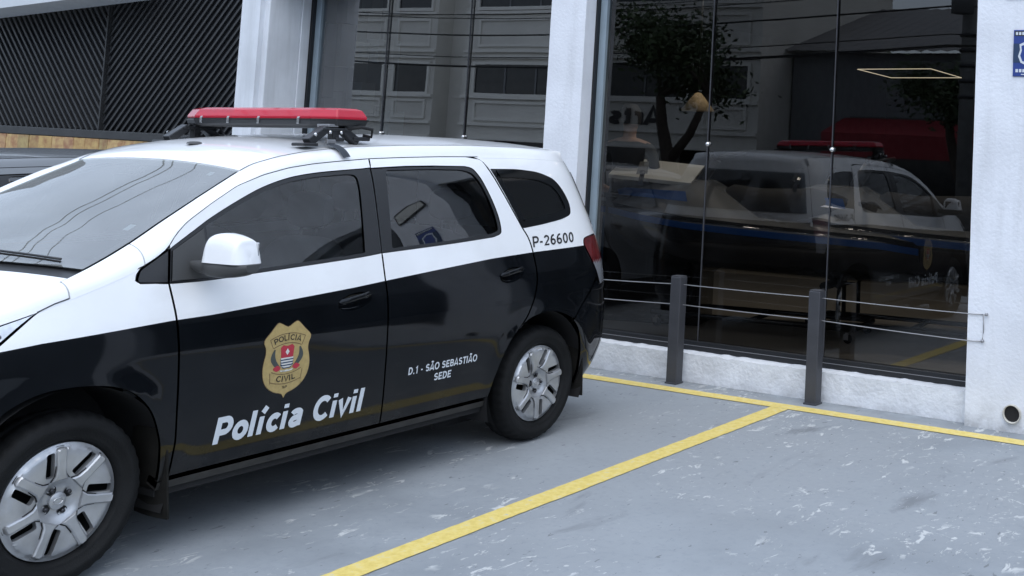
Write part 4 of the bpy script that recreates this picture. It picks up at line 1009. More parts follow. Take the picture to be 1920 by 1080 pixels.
rough_slab('pillar', -5.80, -5.56, .25, .95, -.05, 5.2, M['smooth_wall'], .001, .08)
rel(MB().b2(-5.575, -5.50, .30, .64, -.05, 5.2).build('pillar_reveal', M['smooth_wall'], shop, bevel=.008))
rel(MB().b2(-5.555, -5.49, .642, .735, -.05, 5.2).build('pillar_reveal', M['smooth_wall'], shop, bevel=.004))
rel(MB().b2(-5.79, 6.5, .30, .9, 2.95, 5.2).build('lintel', M['smooth_wall'], shop))
rel(MB().b2(-5.8, 6.5, .3, 15, 5.2, 5.4).build('roof_slab', M['far_grey'], shop))
# glazing right bay
rel(MB().b2(-1.972, 1.158, YG - .03, YG + .03, .195, .262).build('window_sill', M['black_frame'], shop, bevel=.004))
rel(MB().b2(-1.972, 1.158, YG - .034, YG - .031, .228, .232).build('sill_line', M['cable'], shop))
rel(MB().b2(-1.973, -1.955, .372, YG + .05, .2, 3.35).build('frame_seal', M['black_frame'], shop))
rel(MB().b2(-1.955, -1.895, YG - .015, YG + .045, .263, 3.35).build('window_frame', M['alu'], shop, bevel=.003))
rel(MB().b2(1.095, 1.158, YG - .015, YG + .045, .263, 3.35).build('window_frame', M['black_frame'], shop, bevel=.003))
rel(MB().b2(-1.973, 1.158, YG - .04, YG + .05, 3.28, 3.35).build('window_head', M['black_frame'], shop))
def pane(x0, x1, y, z0, z1, mt):
    return rel(MB().b2(x0, x1, y - .004, y + .004, z0, z1).build('window_pane', mt, shop))
JX = [-1.895, -.945, .06, 1.095]
# single-surface panes keep the reflection clean
TILT = math.tan(math.radians(.38))
def pane1(x0, x1, y, z0, z1, mt):
    o = rel(MB().add([(x0, y, z0), (x1, y, z0), (x1, y + TILT * (z1 - z0), z1), (x0, y + TILT * (z1 - z0), z1)], [(0, 1, 2, 3)]).build('window_pane', mt, shop, recalc=False))
    if o.data.polygons[0].normal.y > 0: o.data.flip_normals()
    return o
for k in range(3): pane1(JX[k] + .002, JX[k + 1] - .002, YG, .262, 3.28, M['shop_glass'])
for k in (1, 2):
    rel(MB().b2(JX[k] - .0025, JX[k] + .0025, YG - .006, YG + .006, .262, 3.28).build('glass_joint', M['post'], shop))
    rel(MB().lathe([(0, -.016), (.015, -.014), (.017, 0), (.017, .012)], 16, 'y', (JX[k] + .002, YG, 1.666)).build('glass_stud', M['chrome'], shop))
for k in range(3): pane1(1.79 + k * 1.27, 1.786 + (k + 1) * 1.27, YG, .195, 3.35, M['shop_glass'])
# glazing left bay
rel(MB().b2(-5.49, -2.31, YL - .03, YL + .03, .15, .262).build('window_sill', M['black_frame'], shop))
rel(MB().b2(-5.5, -5.465, .737, YL + .02, .2, 3.35).build('frame_seal', M['black_frame'], shop))
rel(MB().b2(-5.465, -5.40, YL - .012, YL + .04, .263, 3.35).build('window_frame', M['alu'], shop, bevel=.003))
rel(MB().b2(-2.36, -2.307, YL - .012, YL + .04, .263, 3.35).build('window_frame', M['black_frame'], shop))
JL = [-5.40, -4.56, -3.60, -2.36]
for k in range(3): pane1(JL[k] + .002, JL[k + 1] - .002, YL, .262, 3.35, M['shop_glass_l'])
for k in (1, 2):
    rel(MB().b2(JL[k] - .0025, JL[k] + .0025, YL - .006, YL + .006, .262, 3.35).build('glass_joint', M['post'], shop))
    rel(MB().lathe([(0, -.016), (.015, -.014), (.017, 0), (.017, .012)], 16, 'y', (JL[k], YL, 1.632)).build('glass_stud', M['chrome'], shop))
# room behind the glass
rel(MB().b2(-5.9, 6.5, .60, 15, .0, .19).build('showroom_floor', M['floor_tile'], shop))
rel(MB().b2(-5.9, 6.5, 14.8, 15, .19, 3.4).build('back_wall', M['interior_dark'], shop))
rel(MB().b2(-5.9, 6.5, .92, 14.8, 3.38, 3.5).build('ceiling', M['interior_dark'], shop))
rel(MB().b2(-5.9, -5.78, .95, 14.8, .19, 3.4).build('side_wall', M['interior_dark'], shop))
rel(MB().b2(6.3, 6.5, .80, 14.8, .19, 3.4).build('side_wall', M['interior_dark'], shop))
RELIEF = [pbr('relief_grey_%d' % i, c, .7, var=.05) for i, c in enumerate(((.14, .18, .22), (.30, .35, .40), (.50, .54, .57), (.22, .27, .32)))]
# pale cube relief on the short side wall of the left bay
rr_ = random.Random(5); ys_ = [.82, .95, 1.10, 1.24, 1.42, 1.60, 1.80, 2.0]
for j in range(7):
    z = 1.0 + rr_.uniform(0, .15)
    while z < 2.95:
        hgt = rr_.choice((.16, .24, .30, .42)); d = rr_.choice((.03, .06, .10, .16, .22)); z2 = min(z + hgt, 3.0)
        rel(MB().b2(-5.775, -5.76 + d, ys_[j] + .002, ys_[j + 1] - .002, z + .002, z2 - .002).build('relief_block', RELIEF[rr_.randrange(4)], shop, bevel=.004)); z = z2
# lamps seen inside
led = rel(MB().tube([(-4.35, 10.3, 2.9), (-2.98, 10.0, 2.9), (-3.24, 12.1, 2.9), (-4.66, 12.4, 2.9), (-4.35, 10.3, 2.9)], .007, 6).build('led_ring_lamp', M['led'], None)); led.location = (0, 0, 0)
tag(led, 'thin four-sided glowing light frame hanging under the showroom ceiling', 'lamp')
for i, (x, y) in enumerate(((-1.7, 2.0), (-.4, 2.2), (.9, 2.0))):
    MBo = MB().lathe([(.045, 0), (.05, -.02), (0, -.022)], 16, 'z', (x, y, 3.379)).build('downlight', M['lamp'])
    pl_ = bpy.data.lights.new('downlight_bulb', 'SPOT'); pl_.energy = 22; pl_.spot_size = math.radians(130); pl_.color = (1, .92, .80); pl_.shadow_soft_size = .06; po = bpy.data.objects.new('downlight_bulb', pl_); link(po, MBo); po.location = (x, y, 3.34)
    tag(MBo, 'small round downlight in the dark showroom ceiling', 'lamp', 'showroom downlights')

# ------------------------------------------------------------------ bollards, cables, pipe, wall plate
BOL = ((-.9662, 'grey square steel post nearer the police minivan, before the glass'), (.1176, 'grey square steel post by the junction of the yellow lines'))
for x, lab in BOL:
    r_ = empty('bollard', (x, .168, 0), .0); tag(r_, lab, 'bollard', 'square posts before the shop glass')
    mb = MB(); h = .735; a = .042; mb.b2(-a, a, -a, a, 0, h)
    mb.build('post', M['post'], r_, bevel=.006)
    MB().b2(-a + .004, a - .004, -a + .004, a - .004, h + .0005, h + .006).build('post_cap', M['post'], r_, bevel=.002)
    MB().b2(-a - .006, a + .006, -a - .006, a + .006, .0, .012).build('base_weld', M['post'], r_, bevel=.004)
def sag(p, q, s, n=12): return [tuple(Vector(p).lerp(Vector(q), t) - Vector((0, 0, s * 4 * t * (1 - t)))) for t in np.linspace(0, 1, n)]
def cable(z0, zm, z1, z2, lab):
    a = sag((-2.0, .168, z0), (-.966, .168, zm), .004) + sag((-.966, .168, zm), (.1176, .168, z1), .003)[1:] + sag((.1176, .168, z1), (1.20, .185, z2), .004)[1:] + [(1.262, .19, z2 + .004)]
    o = MB().tube(a, .0034, 6).build('steel_cable', M['cable']); tag(o, lab, 'cable', 'guard cables strung between the posts')
cable(.648, .682, .690, .688, 'upper thin steel guard cable strung through the two posts')
cable(.515, .543, .545, .522, 'lower thin steel guard cable strung through the two posts')
hk = MB().tube([(1.262, .19, .692), (1.268, .188, .60), (1.260, .19, .526)], .0032, 6).build('cable_tail', M['cable']); tag(hk, 'short vertical cable end joining two eye bolts on the white wall', 'cable')
for z, nm in ((.694, 'upper'), (.530, 'lower')):
    e = MB().lathe([(.008, .012), (.010, -.012), (.006, -.018), (0, -.018)], 12, 'y', (1.285 - (.02 if nm == 'lower' else 0), .185, z)).build('eye_bolt', M['cable']); tag(e, nm + ' small steel bolt holding the cable end on the white wall', 'bolt', 'cable bolts on the wall')
pipe = empty('drain_pipe', (1.466, .19, .114)); tag(pipe, 'short open plastic drain pipe sticking out of the white wall foot', 'pipe')
MB().lathe([(.050, .25), (.050, -.018), (.0565, -.020), (.0575, .25)], 32, 'y').build('pipe_wall', M['pvc'], pipe)
MB().lathe([(.050, .0015), (0, .0015)], 24, 'y').build('pipe_shade_disc', M['dark'], pipe)  # dark disc standing in for the shade inside the pipe
plate = empty('wall_sign', (1.51, .190, 2.32)); tag(plate, 'small blue security plate with white shield emblem on the right wall', 'sign')
MB().b2(-.105, .105, -.004, .004, -.146, .146).build('plate', M['sticker_blue'], plate, bevel=.003)
def plate_patch(name, poly, mt, y): return MB().prism(poly, y, y + .001, 'xz').build(name, mt, plate)
plate_patch('plate_header', [(-.098, .108), (.098, .108), (.098, .138), (-.098, .138)], M['frit'], -.0055)
plate_patch('plate_band', [(-.1045, -.06), (.1045, -.06), (.1045, .06), (-.1045, .06)], M['decal_blue'], -.0055)
sh = [(0, .078), (.03, .070), (.065, .055), (.060, .02), (.072, -.02), (.055, -.06), (0, -.085)]; sh = sh + [(-a, b) for a, b in sh[::-1][1:-1]]
plate_patch('shield_emblem', sh, M['letter'], -.0068); plate_patch('shield_field', [(a * .80, b * .80) for a, b in sh], M['sticker_blue'], -.0080)
for k in range(9): plate_patch('plate_mark', [(-.090 + k * .0205, .114), (-.076 + k * .0205, .114), (-.076 + k * .0205, .132), (-.090 + k * .0205, .132)], M['letter'], -.0068)
for k in range(8): plate_patch('plate_mark', [(-.086 + k * .0222, -.120), (-.070 + k * .0222, -.120), (-.070 + k * .0222, -.100), (-.086 + k * .0222, -.100)], M['letter'], -.0068)
plate_patch('plate_mark', [(-.05, -.136), (.05, -.136), (.05, -.130), (-.05, -.130)], M['letter'], -.0068)

nump = empty('address_plaque', (1.52, .188, 2.72)); tag(nump, 'small framed plaque above the blue plate, mirrored in the rear side window', 'sign')
MB().b2(-.17, .17, -.006, .004, -.055, .055).build('plaque_frame', M['black_frame'], nump, bevel=.003); MB().b2(-.155, .155, -.009, -.0062, -.04, .04).build('plaque_field', M['decal_white'], nump)

# ------------------------------------------------------------------ neighbour on the left: slatted gate over boards
gate = empty('slatted_gate', (-8.0, 1.0, 1.5)); tag(gate, 'black metal gate of diagonal slats meeting in a chevron, left of the pillar', 'gate')
GZ0, GZ1 = 1.52, 3.6
def grel(o): o.location = (8.0, -1.0, -1.5); return o
grel(MB().b2(-13.5, -5.85, 1.06, 1.09, 1.42, GZ1 + .2).build('gate_sheet', M['slat_back'], gate))
grel(MB().b2(-13.5, -5.85, .965, 1.05, 1.435, 1.52).build('gate_rail', M['slat'], gate, bevel=.006))
grel(MB().b2(-8.880, -8.860, 1.0, 1.05, GZ0, GZ1).build('gate_mullion', M['slat'], gate, bevel=.004))
def clip_seg(x0, z0, dx, dz, X0, X1, Z0, Z1):
    t0, t1 = -1e9, 1e9
    for p, d, a, b in ((x0, dx, X0, X1), (z0, dz, Z0, Z1)):
        ta, tb = sorted(((a - p) / d, (b - p) / d)); t0, t1 = max(t0, ta), min(t1, tb)
    return (t0, t1) if t1 - t0 > .04 else None
for (X0, X1, sg) in ((-8.855, -5.86, 1), (-11.9, -8.885, -1)):
    dx, dz = sg * math.cos(math.radians(47)), math.sin(math.radians(47)); nq = 0
    for q in np.arange(-2.4, 5.6, .097):
        x0 = (X0 + q) if sg > 0 else (X1 - q)
        c = clip_seg(x0, GZ0, dx, dz, X0, X1, GZ0, GZ1 - (.0 if sg > 0 else 0))
        if not c: continue
        a, b = c; L_ = b - a; mid = (x0 + dx * (a + b) / 2, GZ0 + dz * (a + b) / 2)
        rot = Matrix.Rotation(-math.atan2(dz, dx), 3, 'Y')
        grel(MB().box((mid[0], 1.045, mid[1]), (L_, .022, .022), rot).build('slat', M['slat'], gate))
bv = [(-11.2, .5, 2.66), (-8.11, .5, 2.862), (-8.11, .95, 2.862), (-11.2, .95, 2.66)]
beam = MB().add([(x_, y_, z_ + .03) for x_, y_, z_ in bv] + [(x_, y_, z_ + .22) for x_, y_, z_ in bv], [(0, 1, 2, 3), (4, 7, 6, 5), (0, 4, 5, 1), (1, 5, 6, 2), (2, 6, 7, 3), (3, 7, 4, 0)]).build('eave_beam', M['pale_box'])
tag(beam, 'pale eave beam above the left half of the slatted gate', 'beam')
boards = empty('board_wall', (-9, .9, 0)); tag(boards, 'low wall of old yellowish wooden boards under the slatted gate', 'wall')
x = -13.5; k = 0
while x < -5.9:
    w = random.uniform(.13, .24); o = MB().b2(x + .002, x + w - .002, .965 + random.uniform(0, .012), 1.0, -.05, 1.43).build('board', WOODS[random.randrange(5)], boards, bevel=.003); o.location = (9, -.9, 0); x += w; k += 1
lb = MB().b2(-14, -5.81, 1.1, 14, -.1, 5.2).build('neighbour_building', M['far_grey']); tag(lb, 'plain dark building mass behind the slatted gate', 'building')

# ------------------------------------------------------------------ showroom contents
def caster(parent, x, y, z0=0.0):
    MB().lathe([(.0, -.014), (.030, -.014), (.035, -.008), (.035, .008), (.030, .014), (0, .014)], 16, 'y', (x, y, z0 + .036)).build('caster_wheel', M['rubber'], parent)
    MB().b2(x - .012, x + .012, y - .022, y + .022, z0 + .07, z0 + .085).b2(x - .008, x + .03, y - .022, y - .018, z0 + .03, z0 + .072).b2(x - .008, x + .03, y + .018, y + .022, z0 + .03, z0 + .072).build('caster_fork', M['cable'], parent)
def cart(x, y, rz, lab):
    o = empty('wheeled_cart', (x, y, .19), rz); tag(o, lab, 'cart', 'carts under the watercraft')
    r = .02
    for s in (-1, 1): MB().tube([(-.85, s * .27, .11), (.85, s * .27, .11)], r, 6).build('side_rail', M['black_frame'], o)
    for a in (-.85, 0, .85): MB().tube([(a, -.27, .11), (a, .27, .11)], r, 6).build('cross_rail', M['black_frame'], o)
    for a in (-.6, .6):
        for s in (-1, 1): MB().tube([(a, s * .27, .11), (a, s * .25, .40)], .018, 6).build('upright', M['black_frame'], o)
        MB().tube([(a, -.30, .42), (a, .30, .42)], .035, 8).build('bunk', M['rubber'], o)
    for a in (-.8, .8):
        for s in (-1, 1): caster(o, a, s * .27)
    return o
def watercraft(x, y, rz, accent, lab):
    o = empty('jet_ski', (x, y, .19 + .43), rz); tag(o, lab, 'jet ski', 'watercraft on carts in the showroom')
    st_ = [(-1.35, .36, .06, .42), (-1.1, .50, .02, .46), (-.6, .56, 0, .48), (0, .57, 0, .50), (.5, .54, .0, .52), (.9, .44, .04, .55), (1.25, .27, .14, .58), (1.5, .07, .32, .58)]
    P = []
    for (a, w, k, d) in st_:
        P.append([(a, 0, k), (a, w * .55, k + .07), (a, w * .92, k + .17), (a, w, d - .14), (a, w * 1.02, d - .09), (a, w * .95, d - .05)])
    P = np.array(P); Q = P.copy(); Q[:, :, 1] *= -1; hull = MB().grid(P).grid(Q[:, ::-1]).grid([P[0], Q[0]]).build('hull', M['hull_dark'], o)
    rb = np.array([[p + np.array([0, .006 * s, 0]) * 1 for p in (R_[3] * [1, s, 1], R_[4] * [1, s, 1])] for R_ in P for s in (1,)]); MB().grid(rb).build('rub_rail', accent, o)
    D = []
    for (a, w, k, d) in st_:
        hmid = np.interp(a, [-1.35, -1.0, .1, .35, .75, 1.1, 1.5], [.40, .44, .48, .72, .80, .68, .58]); wi = w * .95
        D.append([(a, wi * t, d - .05 + (hmid - d + .05) * (1 - abs(t) ** 2.2) + (0 if abs(t) < .99 else 0)) for t in np.linspace(1, -1, 13)])
    MB().grid(D).build('deck', M['hull_grey'], o)
    P = [[(a, w * math.cos(q), h + hh * math.sin(q)) for q in np.linspace(0, PI, 9)] for (a, w, h, hh) in ((-1.15, .12, .42, .06), (-.9, .20, .44, .20), (-.4, .20, .46, .26), (.05, .17, .46, .24), (.3, .13, .5, .22), (.42, .08, .55, .1))]
    MB().grid(P).build('saddle', M['dark'], o)
    MB().tube([(.36, -.36, .98), (.42, -.2, .96), (.47, 0, .92), (.42, .2, .96), (.36, .36, .98)], .018, 8).tube([(.47, 0, .92), (.6, 0, .72)], .05, 8).build('handlebar', M['black_trim'], o)
    for s in (-1, 1):
        MB().tube([(.98, s * .34, .70), (.93, s * .40, .80)], .02, 6).add([(.94, s * .30, .78), (.94, s * .50, .78), (.92, s * .48, .88), (.92, s * .32, .88)], [(0, 1, 2, 3)]).build('mirror', M['hull_dark'], o)
        MB().add([(1.28, s * .17, .655), (.55, s * .40, .66), (.50, s * .47, .585), (1.20, s * .27, .60)], [(0, 1, 2, 3)]).build('accent_panel', accent, o)
    return o
for (x, y, rz, acc, a, b_) in ((-1.05, 1.55, .15, M['hull_blue'], 'nearest the left pane', 'middle'), (.15, 1.95, .12, M['hull_blue'], 'behind the middle pane', ''), (1.9, 2.6, .2, M['hull_grey'], 'half hidden behind the right wall', '')):
    cart(x, y, rz + PI, 'black wheeled cart inside the shop, ' + a); watercraft(x, y, rz + PI, acc, 'dark jet ski on a wheeled cart, ' + a)
t_ = MB().b2(-.35, .35, -.2, .2, .0, .03).build('brochure_board', M['decal_white']); t_.location = (-2.0, 1.35, 1.40); t_.rotation_euler = (.35, .06, .3); tag(t_, 'white printed board lying on the dark counter behind the left pane', 'board')
ct = MB().b2(-.42, .42, -.22, .22, 0, 1.0).b2(-.46, .46, -.26, .26, 1.0, 1.04).b2(-.40, .40, -.20, .20, 1.04, 1.17).build('counter', M['hull_dark'], bevel=.008); ct.location = (-2.0, 1.45, .19); ct.rotation_euler = (0, 0, .3); tag(ct, 'dark narrow counter behind the left pane of the shop glass', 'counter')
lmp = empty('pendant_lamp', (-2.05, 2.0, 1.95)); tag(lmp, 'woven tan lamp shade behind the left pane', 'lamp')
MB().lathe([(.0, .16), (.03, .15), (.15, 0), (.14, -.01)], 20, 'z').build('lamp_shade', M['tan'], lmp); MB().tube([(0, 0, .15), (0, 0, 1.43)], .005, 5).build('cord', M['wire'], lmp)

# person behind the glass (jeans, dark shirt)
def skinned(name, joints, edges, mats, parent, sub=2):
    me = bpy.data.meshes.new(name); me.from_pydata([j[0] for j in joints], edges, []); o = bpy.data.objects.new(name, me); link(o, parent)
    md = o.modifiers.new('skin', 'SKIN'); md.use_smooth_shade = True
    for i, j in enumerate(joints): me.skin_vertices[0].data[i].radius = j[1]; me.skin_vertices[0].data[i].use_root = (i == 0)
    sb = o.modifiers.new('sub', 'SUBSURF'); sb.levels = sub; sb.render_levels = sub
    dg = bpy.context.evaluated_depsgraph_get(); m2 = bpy.data.meshes.new_from_object(o.evaluated_get(dg)); o.modifiers.clear(); o.data = m2
    for mt in mats: m2.materials.append(mt)
    return o
person = empty('person', (-2.28, 1.32, .19), math.radians(200)); tag(person, 'person in blue jeans and dark shirt standing inside the shop glass', 'person')
J = [((0, 0, .95), (.15, .115)), ((0, 0, 1.12), (.135, .10)), ((0, .01, 1.30), (.165, .115)), ((0, .01, 1.42), (.15, .09)), ((0, .0, 1.49), (.058, .058)), ((0, -.02, 1.56), (.055, .06)), ((0, -.03, 1.64), (.078, .095)), ((0, -.03, 1.71), (.07, .085)), ((0, -.02, 1.755), (.04, .05)),
     ((.10, 0, .88), (.095, .10)), ((.12, -.02, .66), (.078, .082)), ((.13, -.03, .48), (.062, .066)), ((.135, .0, .30), (.056, .062)), ((.14, .02, .10), (.044, .05)), ((.145, -.06, .04), (.045, .04)), ((.15, -.17, .03), (.04, .028)),
     ((-.10, 0, .88), (.095, .10)), ((-.14, -.06, .66), (.078, .082)), ((-.16, -.10, .48), (.062, .066)), ((-.17, -.04, .30), (.056, .062)), ((-.18, .0, .10), (.044, .05)), ((-.185, -.08, .04), (.045, .04)), ((-.19, -.19, .03), (.04, .028)),
     ((.19, .01, 1.41), (.062, .06)), ((.24, .02, 1.22), (.045, .045)), ((.25, -.04, 1.08), (.038, .038)), ((.22, -.22, 1.04), (.03, .028)), ((.20, -.29, 1.04), (.036, .018)),
     ((-.19, .01, 1.41), (.062, .06)), ((-.25, .03, 1.22), (.045, .045)), ((-.27, .0, 1.05), (.038, .038)), ((-.27, -.10, .90), (.03, .028)), ((-.27, -.14, .82), (.034, .02))]
Eg = [(0, 1), (1, 2), (2, 3), (3, 4), (4, 5), (5, 6), (6, 7), (7, 8), (0, 9), (9, 10), (10, 11), (11, 12), (12, 13), (13, 14), (14, 15), (0, 16), (16, 17), (17, 18), (18, 19), (19, 20), (20, 21), (21, 22), (3, 23), (23, 24), (24, 25), (25, 26), (26, 27), (3, 28), (28, 29), (29, 30), (30, 31), (31, 32)]
body = skinned('body', J, Eg, [M['skin'], M['denim'], M['shirt'], M['dark']], person)
for p in body.data.polygons:
    c = p.center; arm = abs(c.x) > .20 and c.z > .78
    p.material_index = 0 if (c.z > 1.455 or (arm and c.z < 1.20)) else 3 if c.z < .085 else 1 if (c.z < .97 and not arm) else 2
for (base, s) in (((.20, -.30, 1.04), 1), ((-.27, -.15, .80), -1)):   # fingers
    d = Vector((0, -1, -.25)) if s > 0 else Vector((0, -.25, -1))
    for k in range(4):
        b0 = Vector(base) + Vector(((k - 1.5) * .018, 0, 0)); L_ = (.062, .074, .078, .06)[k]; d2 = (d + Vector((0, .1, -.5 if s > 0 else .0))).normalized()
        MB().tube([b0, b0 + d.normalized() * L_ * .55, b0 + d.normalized() * L_ * .55 + d2 * L_ * .5], [.009, .0085, .007], 6).build('finger', M['skin'], person)
    b0 = Vector(base) + Vector((-s * .03, .03, .02)); MB().tube([b0, b0 + Vector((-s * .03, -.03, -.01)), b0 + Vector((-s * .035, -.055, -.02))], [.011, .010, .008], 6).build('thumb', M['skin'], person)
MB().lathe([(.0, .085), (.055, .072), (.090, .025), (.096, -.03), (.090, -.09)], 18, 'z', (0, .002, 1.70)).build('hair', M['hair'], person)
MB().tube([(0, -.115, 1.655), (0, -.142, 1.63), (0, -.120, 1.622)], [.008, .013, .01], 6).build('nose', M['skin'], person)
for s in (-1, 1): MB().lathe([(.010, .0), (.008, -.004), (0, -.006)], 10, 'y', (s * .034, -.118, 1.665)).build('eye', M['dark'], person)
MB().tube([(-.025, -.112, 1.598), (0, -.120, 1.595), (.025, -.112, 1.598)], .005, 5).build('mouth', M['brown'], person)

# ------------------------------------------------------------------ across the street (seen in the glass)
YO = -24.0
def moulded(parent, x0, x1, z0, z1, mt, y=YO, d=.06):
    for (a, b_, c, e) in ((x0, x1, z0, z0 + .09), (x0, x1, z1 - .09, z1), (x0, x0 + .09, z0 + .09, z1 - .09), (x1 - .09, x1, z0 + .09, z1 - .09)):
        o = MB().b2(a, b_, y, y + d, c, e).build('panel_moulding', mt, parent); o.location = -Vector(parent.location)
def far_window(parent, x0, x1, z0, z1, y=YO):
    o = MB().b2(x0, x1, y - .05, y + .02, z0, z1).build('window', M['far_glass'], parent); o.location = -Vector(parent.location)
    for (a, b_, c, e) in ((x0 - .1, x1 + .1, z0 - .12, z0), (x0 - .1, x1 + .1, z1, z1 + .1), (x0 - .1, x0, z0, z1), (x1, x1 + .1, z0, z1)):
        MB().b2(a, b_, y, y + .09, c, e).build('window_surround', M['mould'], o)
    n = max(1, int((x1 - x0) / 1.3))
    for k in range(1, n): MB().b2(x0 + (x1 - x0) * k / n - .03, x0 + (x1 - x0) * k / n + .03, y + .02, y + .05, z0, z1).build('window_mullion', M['far_grey'], o)
ob = empty('beige_building', (-24, YO, -.2)); tag(ob, 'beige street building with moulded panels and dark windows, mirrored in the glass', 'building')
def orel(o): o.location = -Vector(ob.location); return o
orel(MB().b2(-44, -28.4, YO - 10, YO, 1.6, 8.6).b2(-28.4, -27.0, YO - 10, YO - .8, -.2, 8.6).b2(-27.0, -14.4, YO - 10, YO, 1.6, 8.6).build('wall', M['beige'], ob))
orel(MB().b2(-44, -14.4, YO - 10, YO - 1.2, -.2, 1.6).build('shopfront', M['far_glass'], ob))
for x in (-43, -38, -33.2, -28.7, -26.7, -22, -18.2, -14.7): orel(MB().b2(x - .28, x + .28, YO - 1.3, YO - .02, -.2, 1.62).build('pier', M['beige'], ob))
for z in (1.62, 2.12, 3.08, 4.50, 4.72, 6.1): 
    for (a, b_) in ((-44, -28.4), (-27.0, -14.4)): orel(MB().b2(a, b_, YO, YO + .10, z, z + .10).build('string_course', M['mould'], ob))
for (a, b_) in ((-43, -39), (-38, -34.5), (-33, -30.9), (-30.3, -28.7), (-26.4, -22.3), (-21.8, -17.0), (-16.4, -14.8)):
    far_window(ob, a, b_, 3.26, 4.28)
    far_window(ob, a, b_, 6.35, 7.6)
    moulded(ob, a, b_, 4.92, 5.95, M['mould'])
    if b_ < -19 or a > -17: moulded(ob, a, b_, 2.30, 3.0, M['mould'])
V, Fc = text_mesh('Arts', .05); sgn = orel(MB().add([(-17.95 - x_ * .78 * 1.0 + 0, YO + .03, 2.36 + z_ * .56) for x_, z_ in V], Fc).build('sign_lettering', M['black_letter'], ob, recalc=False))
gb = empty('grey_warehouse', (-10, YO - 2, -.2)); tag(gb, 'low grey warehouse with corrugated roof and red awning, mirrored in the glass', 'building')
def wrel(o): o.location = -Vector(gb.location); return o
wrel(MB().b2(-14.3, 12, YO - 14, YO - 2, -.2, 4.9).build('wall', M['far_grey'], gb))
wrel(MB().b2(-12.2, -7.4, YO - 2.02, YO - 1.95, -.2, 2.9).b2(-6.6, -1.0, YO - 2.02, YO - 1.95, -.2, 2.9).b2(0, 6.0, YO - 2.02, YO - 1.95, -.2, 2.9).build('shop_opening', M['far_glass'], gb))
rf = []
for k in range(120):
    x = -14.6 + k * .22; rf.append([(x, YO - 1.5, 4.9 + .05 * (k % 2)), (x, YO - 9, 7.2 + .05 * (k % 2))])
wrel(MB().grid(rf, 0, False).build('corrugated_roof', M['roof_metal'], gb))
wrel(MB().prism([(YO - 1.94, 2.85), (YO - .4, 2.35), (YO - .4, 1.65), (YO - .45, 1.65), (YO - .45, 2.3), (YO - 1.94, 2.75)], -12.4, -2.0, 'yz').build('red_awning', M['awning'], gb))
hb2 = MB().b2(12.2, 40, YO - 12, YO - 1, -.2, 9).build('office_block', M['beige']); tag(hb2, 'plain beige block further along the street opposite', 'building')
hb3 = MB().b2(24, 38, -16, 14, -.4, 6.0).build('added_reflection_block', M['far_grey']); tag(hb3, 'unseen grey mass added far to the right to darken the door reflections', 'building')  # unseen mass added so the black doors reflect something dark
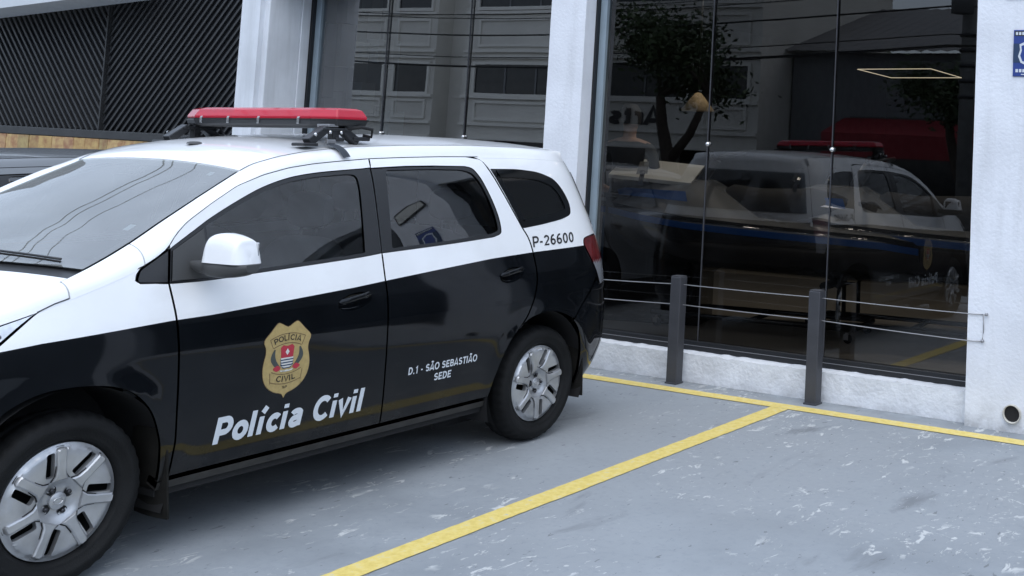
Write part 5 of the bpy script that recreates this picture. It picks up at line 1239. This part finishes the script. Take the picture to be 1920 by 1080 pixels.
# street tree
def street_tree(x, y, z, h, lab, seed, spread=1.6):
    rnd = random.Random(seed); o = empty('street_tree', (x, y, z)); tag(o, lab, 'tree')
    tr = MB(); tips = []
    trunk = [(0, 0, 0), (-.12, 0, .8), (-.42, .05, 1.7), (-.62, .1, 2.5), (-.7, .1, 3.1)]
    tr.tube(trunk, [.20, .17, .15, .12, .10], 10)
    tr.tube([trunk[2], (.1, .1, 2.3), (.45, .0, 3.2)], [.12, .1, .07], 8)
    for k in range(10):
        a = rnd.uniform(0, 2 * PI); b0 = Vector(trunk[4] if k % 2 else (.45, 0, 3.2)); e = b0 + Vector((math.cos(a) * rnd.uniform(.7, spread), math.sin(a) * rnd.uniform(.6, spread), rnd.uniform(.1, h - 3.3)))
        md = b0.lerp(e, .5) + Vector((0, 0, .15)); tr.tube([b0, md, e], [.06, .04, .02], 6); tips += [e, md.lerp(e, .4)]
    tr.build('trunk', M['bark'], o)
    vs = []; fs = []
    for tp in tips:
        for _ in range(300):
            r_ = rnd.gauss(0, .38); p = tp + Vector((rnd.gauss(0, .34), rnd.gauss(0, .34), rnd.gauss(0, .26))); s_ = rnd.uniform(.05, .10)
            a = Vector((rnd.gauss(0, 1), rnd.gauss(0, 1), rnd.gauss(0, .6))).normalized(); b_ = a.cross(Vector((rnd.gauss(0, 1), rnd.gauss(0, 1), rnd.gauss(0, 1)))).normalized()
            q = len(vs); vs += [p - a * s_, p + b_ * s_ * .45, p + a * s_, p - b_ * s_ * .45]; fs.append((q, q + 1, q + 2, q + 3))
    MB().add(vs, fs).build('crown', M['leaf'], o, recalc=False)
street_tree(-10.3, -13.8, -.35, 4.9, 'leaning street tree with forked trunk, mirrored in the right glass bay', 3, 2.2)
street_tree(-6.2, -20.6, -.3, 4.6, 'thin street tree before the red awning, mirrored beside the pole', 11, 1.0)
pole = empty('utility_pole', (-4.12, -14.0, -.35)); tag(pole, 'round concrete utility pole with cross arms, mirrored near the right wall', 'pole')
MB().tube([(0, 0, 0), (0, 0, 9)], [.16, .12], 14).build('shaft', M['concrete_pole'], pole)
for z in (5.6, 6.2, 7.6): MB().b2(-.9, .9, -.05, .05, z, z + .1).build('cross_arm', M['concrete_pole'], pole)
for k, z in enumerate((3.2, 3.5, 3.8, 4.1, 4.4)): MB().lathe([(.17, 0), (.18, .02), (.18, .05), (.17, .07)], 14, 'z', (0, 0, z)).build('pole_band', M['steel'], pole)
MB().lathe([(.0, -.4), (.22, -.38), (.22, .4), (0, .42)], 16, 'z', (.0, .42, 5.2)).build('transformer', M['far_grey'], pole)
for k in range(12):
    z = 4.0 + k * .34 - (k % 3) * .1; y = -14.0 + random.uniform(-.5, .5); pts = []
    for i, x in enumerate(np.linspace(-40, 20, 50)): pts.append((x, y, z - .5 * math.sin(PI * (((x + 4.12) / 24) % 1)) - .35 + (.25 if k % 4 == 0 else 0)))
    o = MB().tube(pts, .012 + .008 * (k % 3 == 0), 5).build('overhead_wire', M['wire']); tag(o, 'black overhead street wire in the bundle at the concrete pole', 'wire', 'overhead wires along the street')

# unseen wires added on the left to draw dark arcs in the windshield reflection
for k, (a, b_, r_) in enumerate((((-7.5, -13.9, 6.6), (-6.6, 1.2, 4.6), .016), ((-8.4, -13.9, 6.9), (-7.4, 1.2, 4.9), .02), ((-6.9, -13.9, 5.9), (-6.0, .4, 4.9), .014))):
    o = MB().tube(sag(a, b_, .25, 20), r_, 6).build('added_arc_wire', M['wire']); tag(o, 'black wire added on the left for a dark arc in the windshield', 'wire', 'wires added for the windshield arcs')
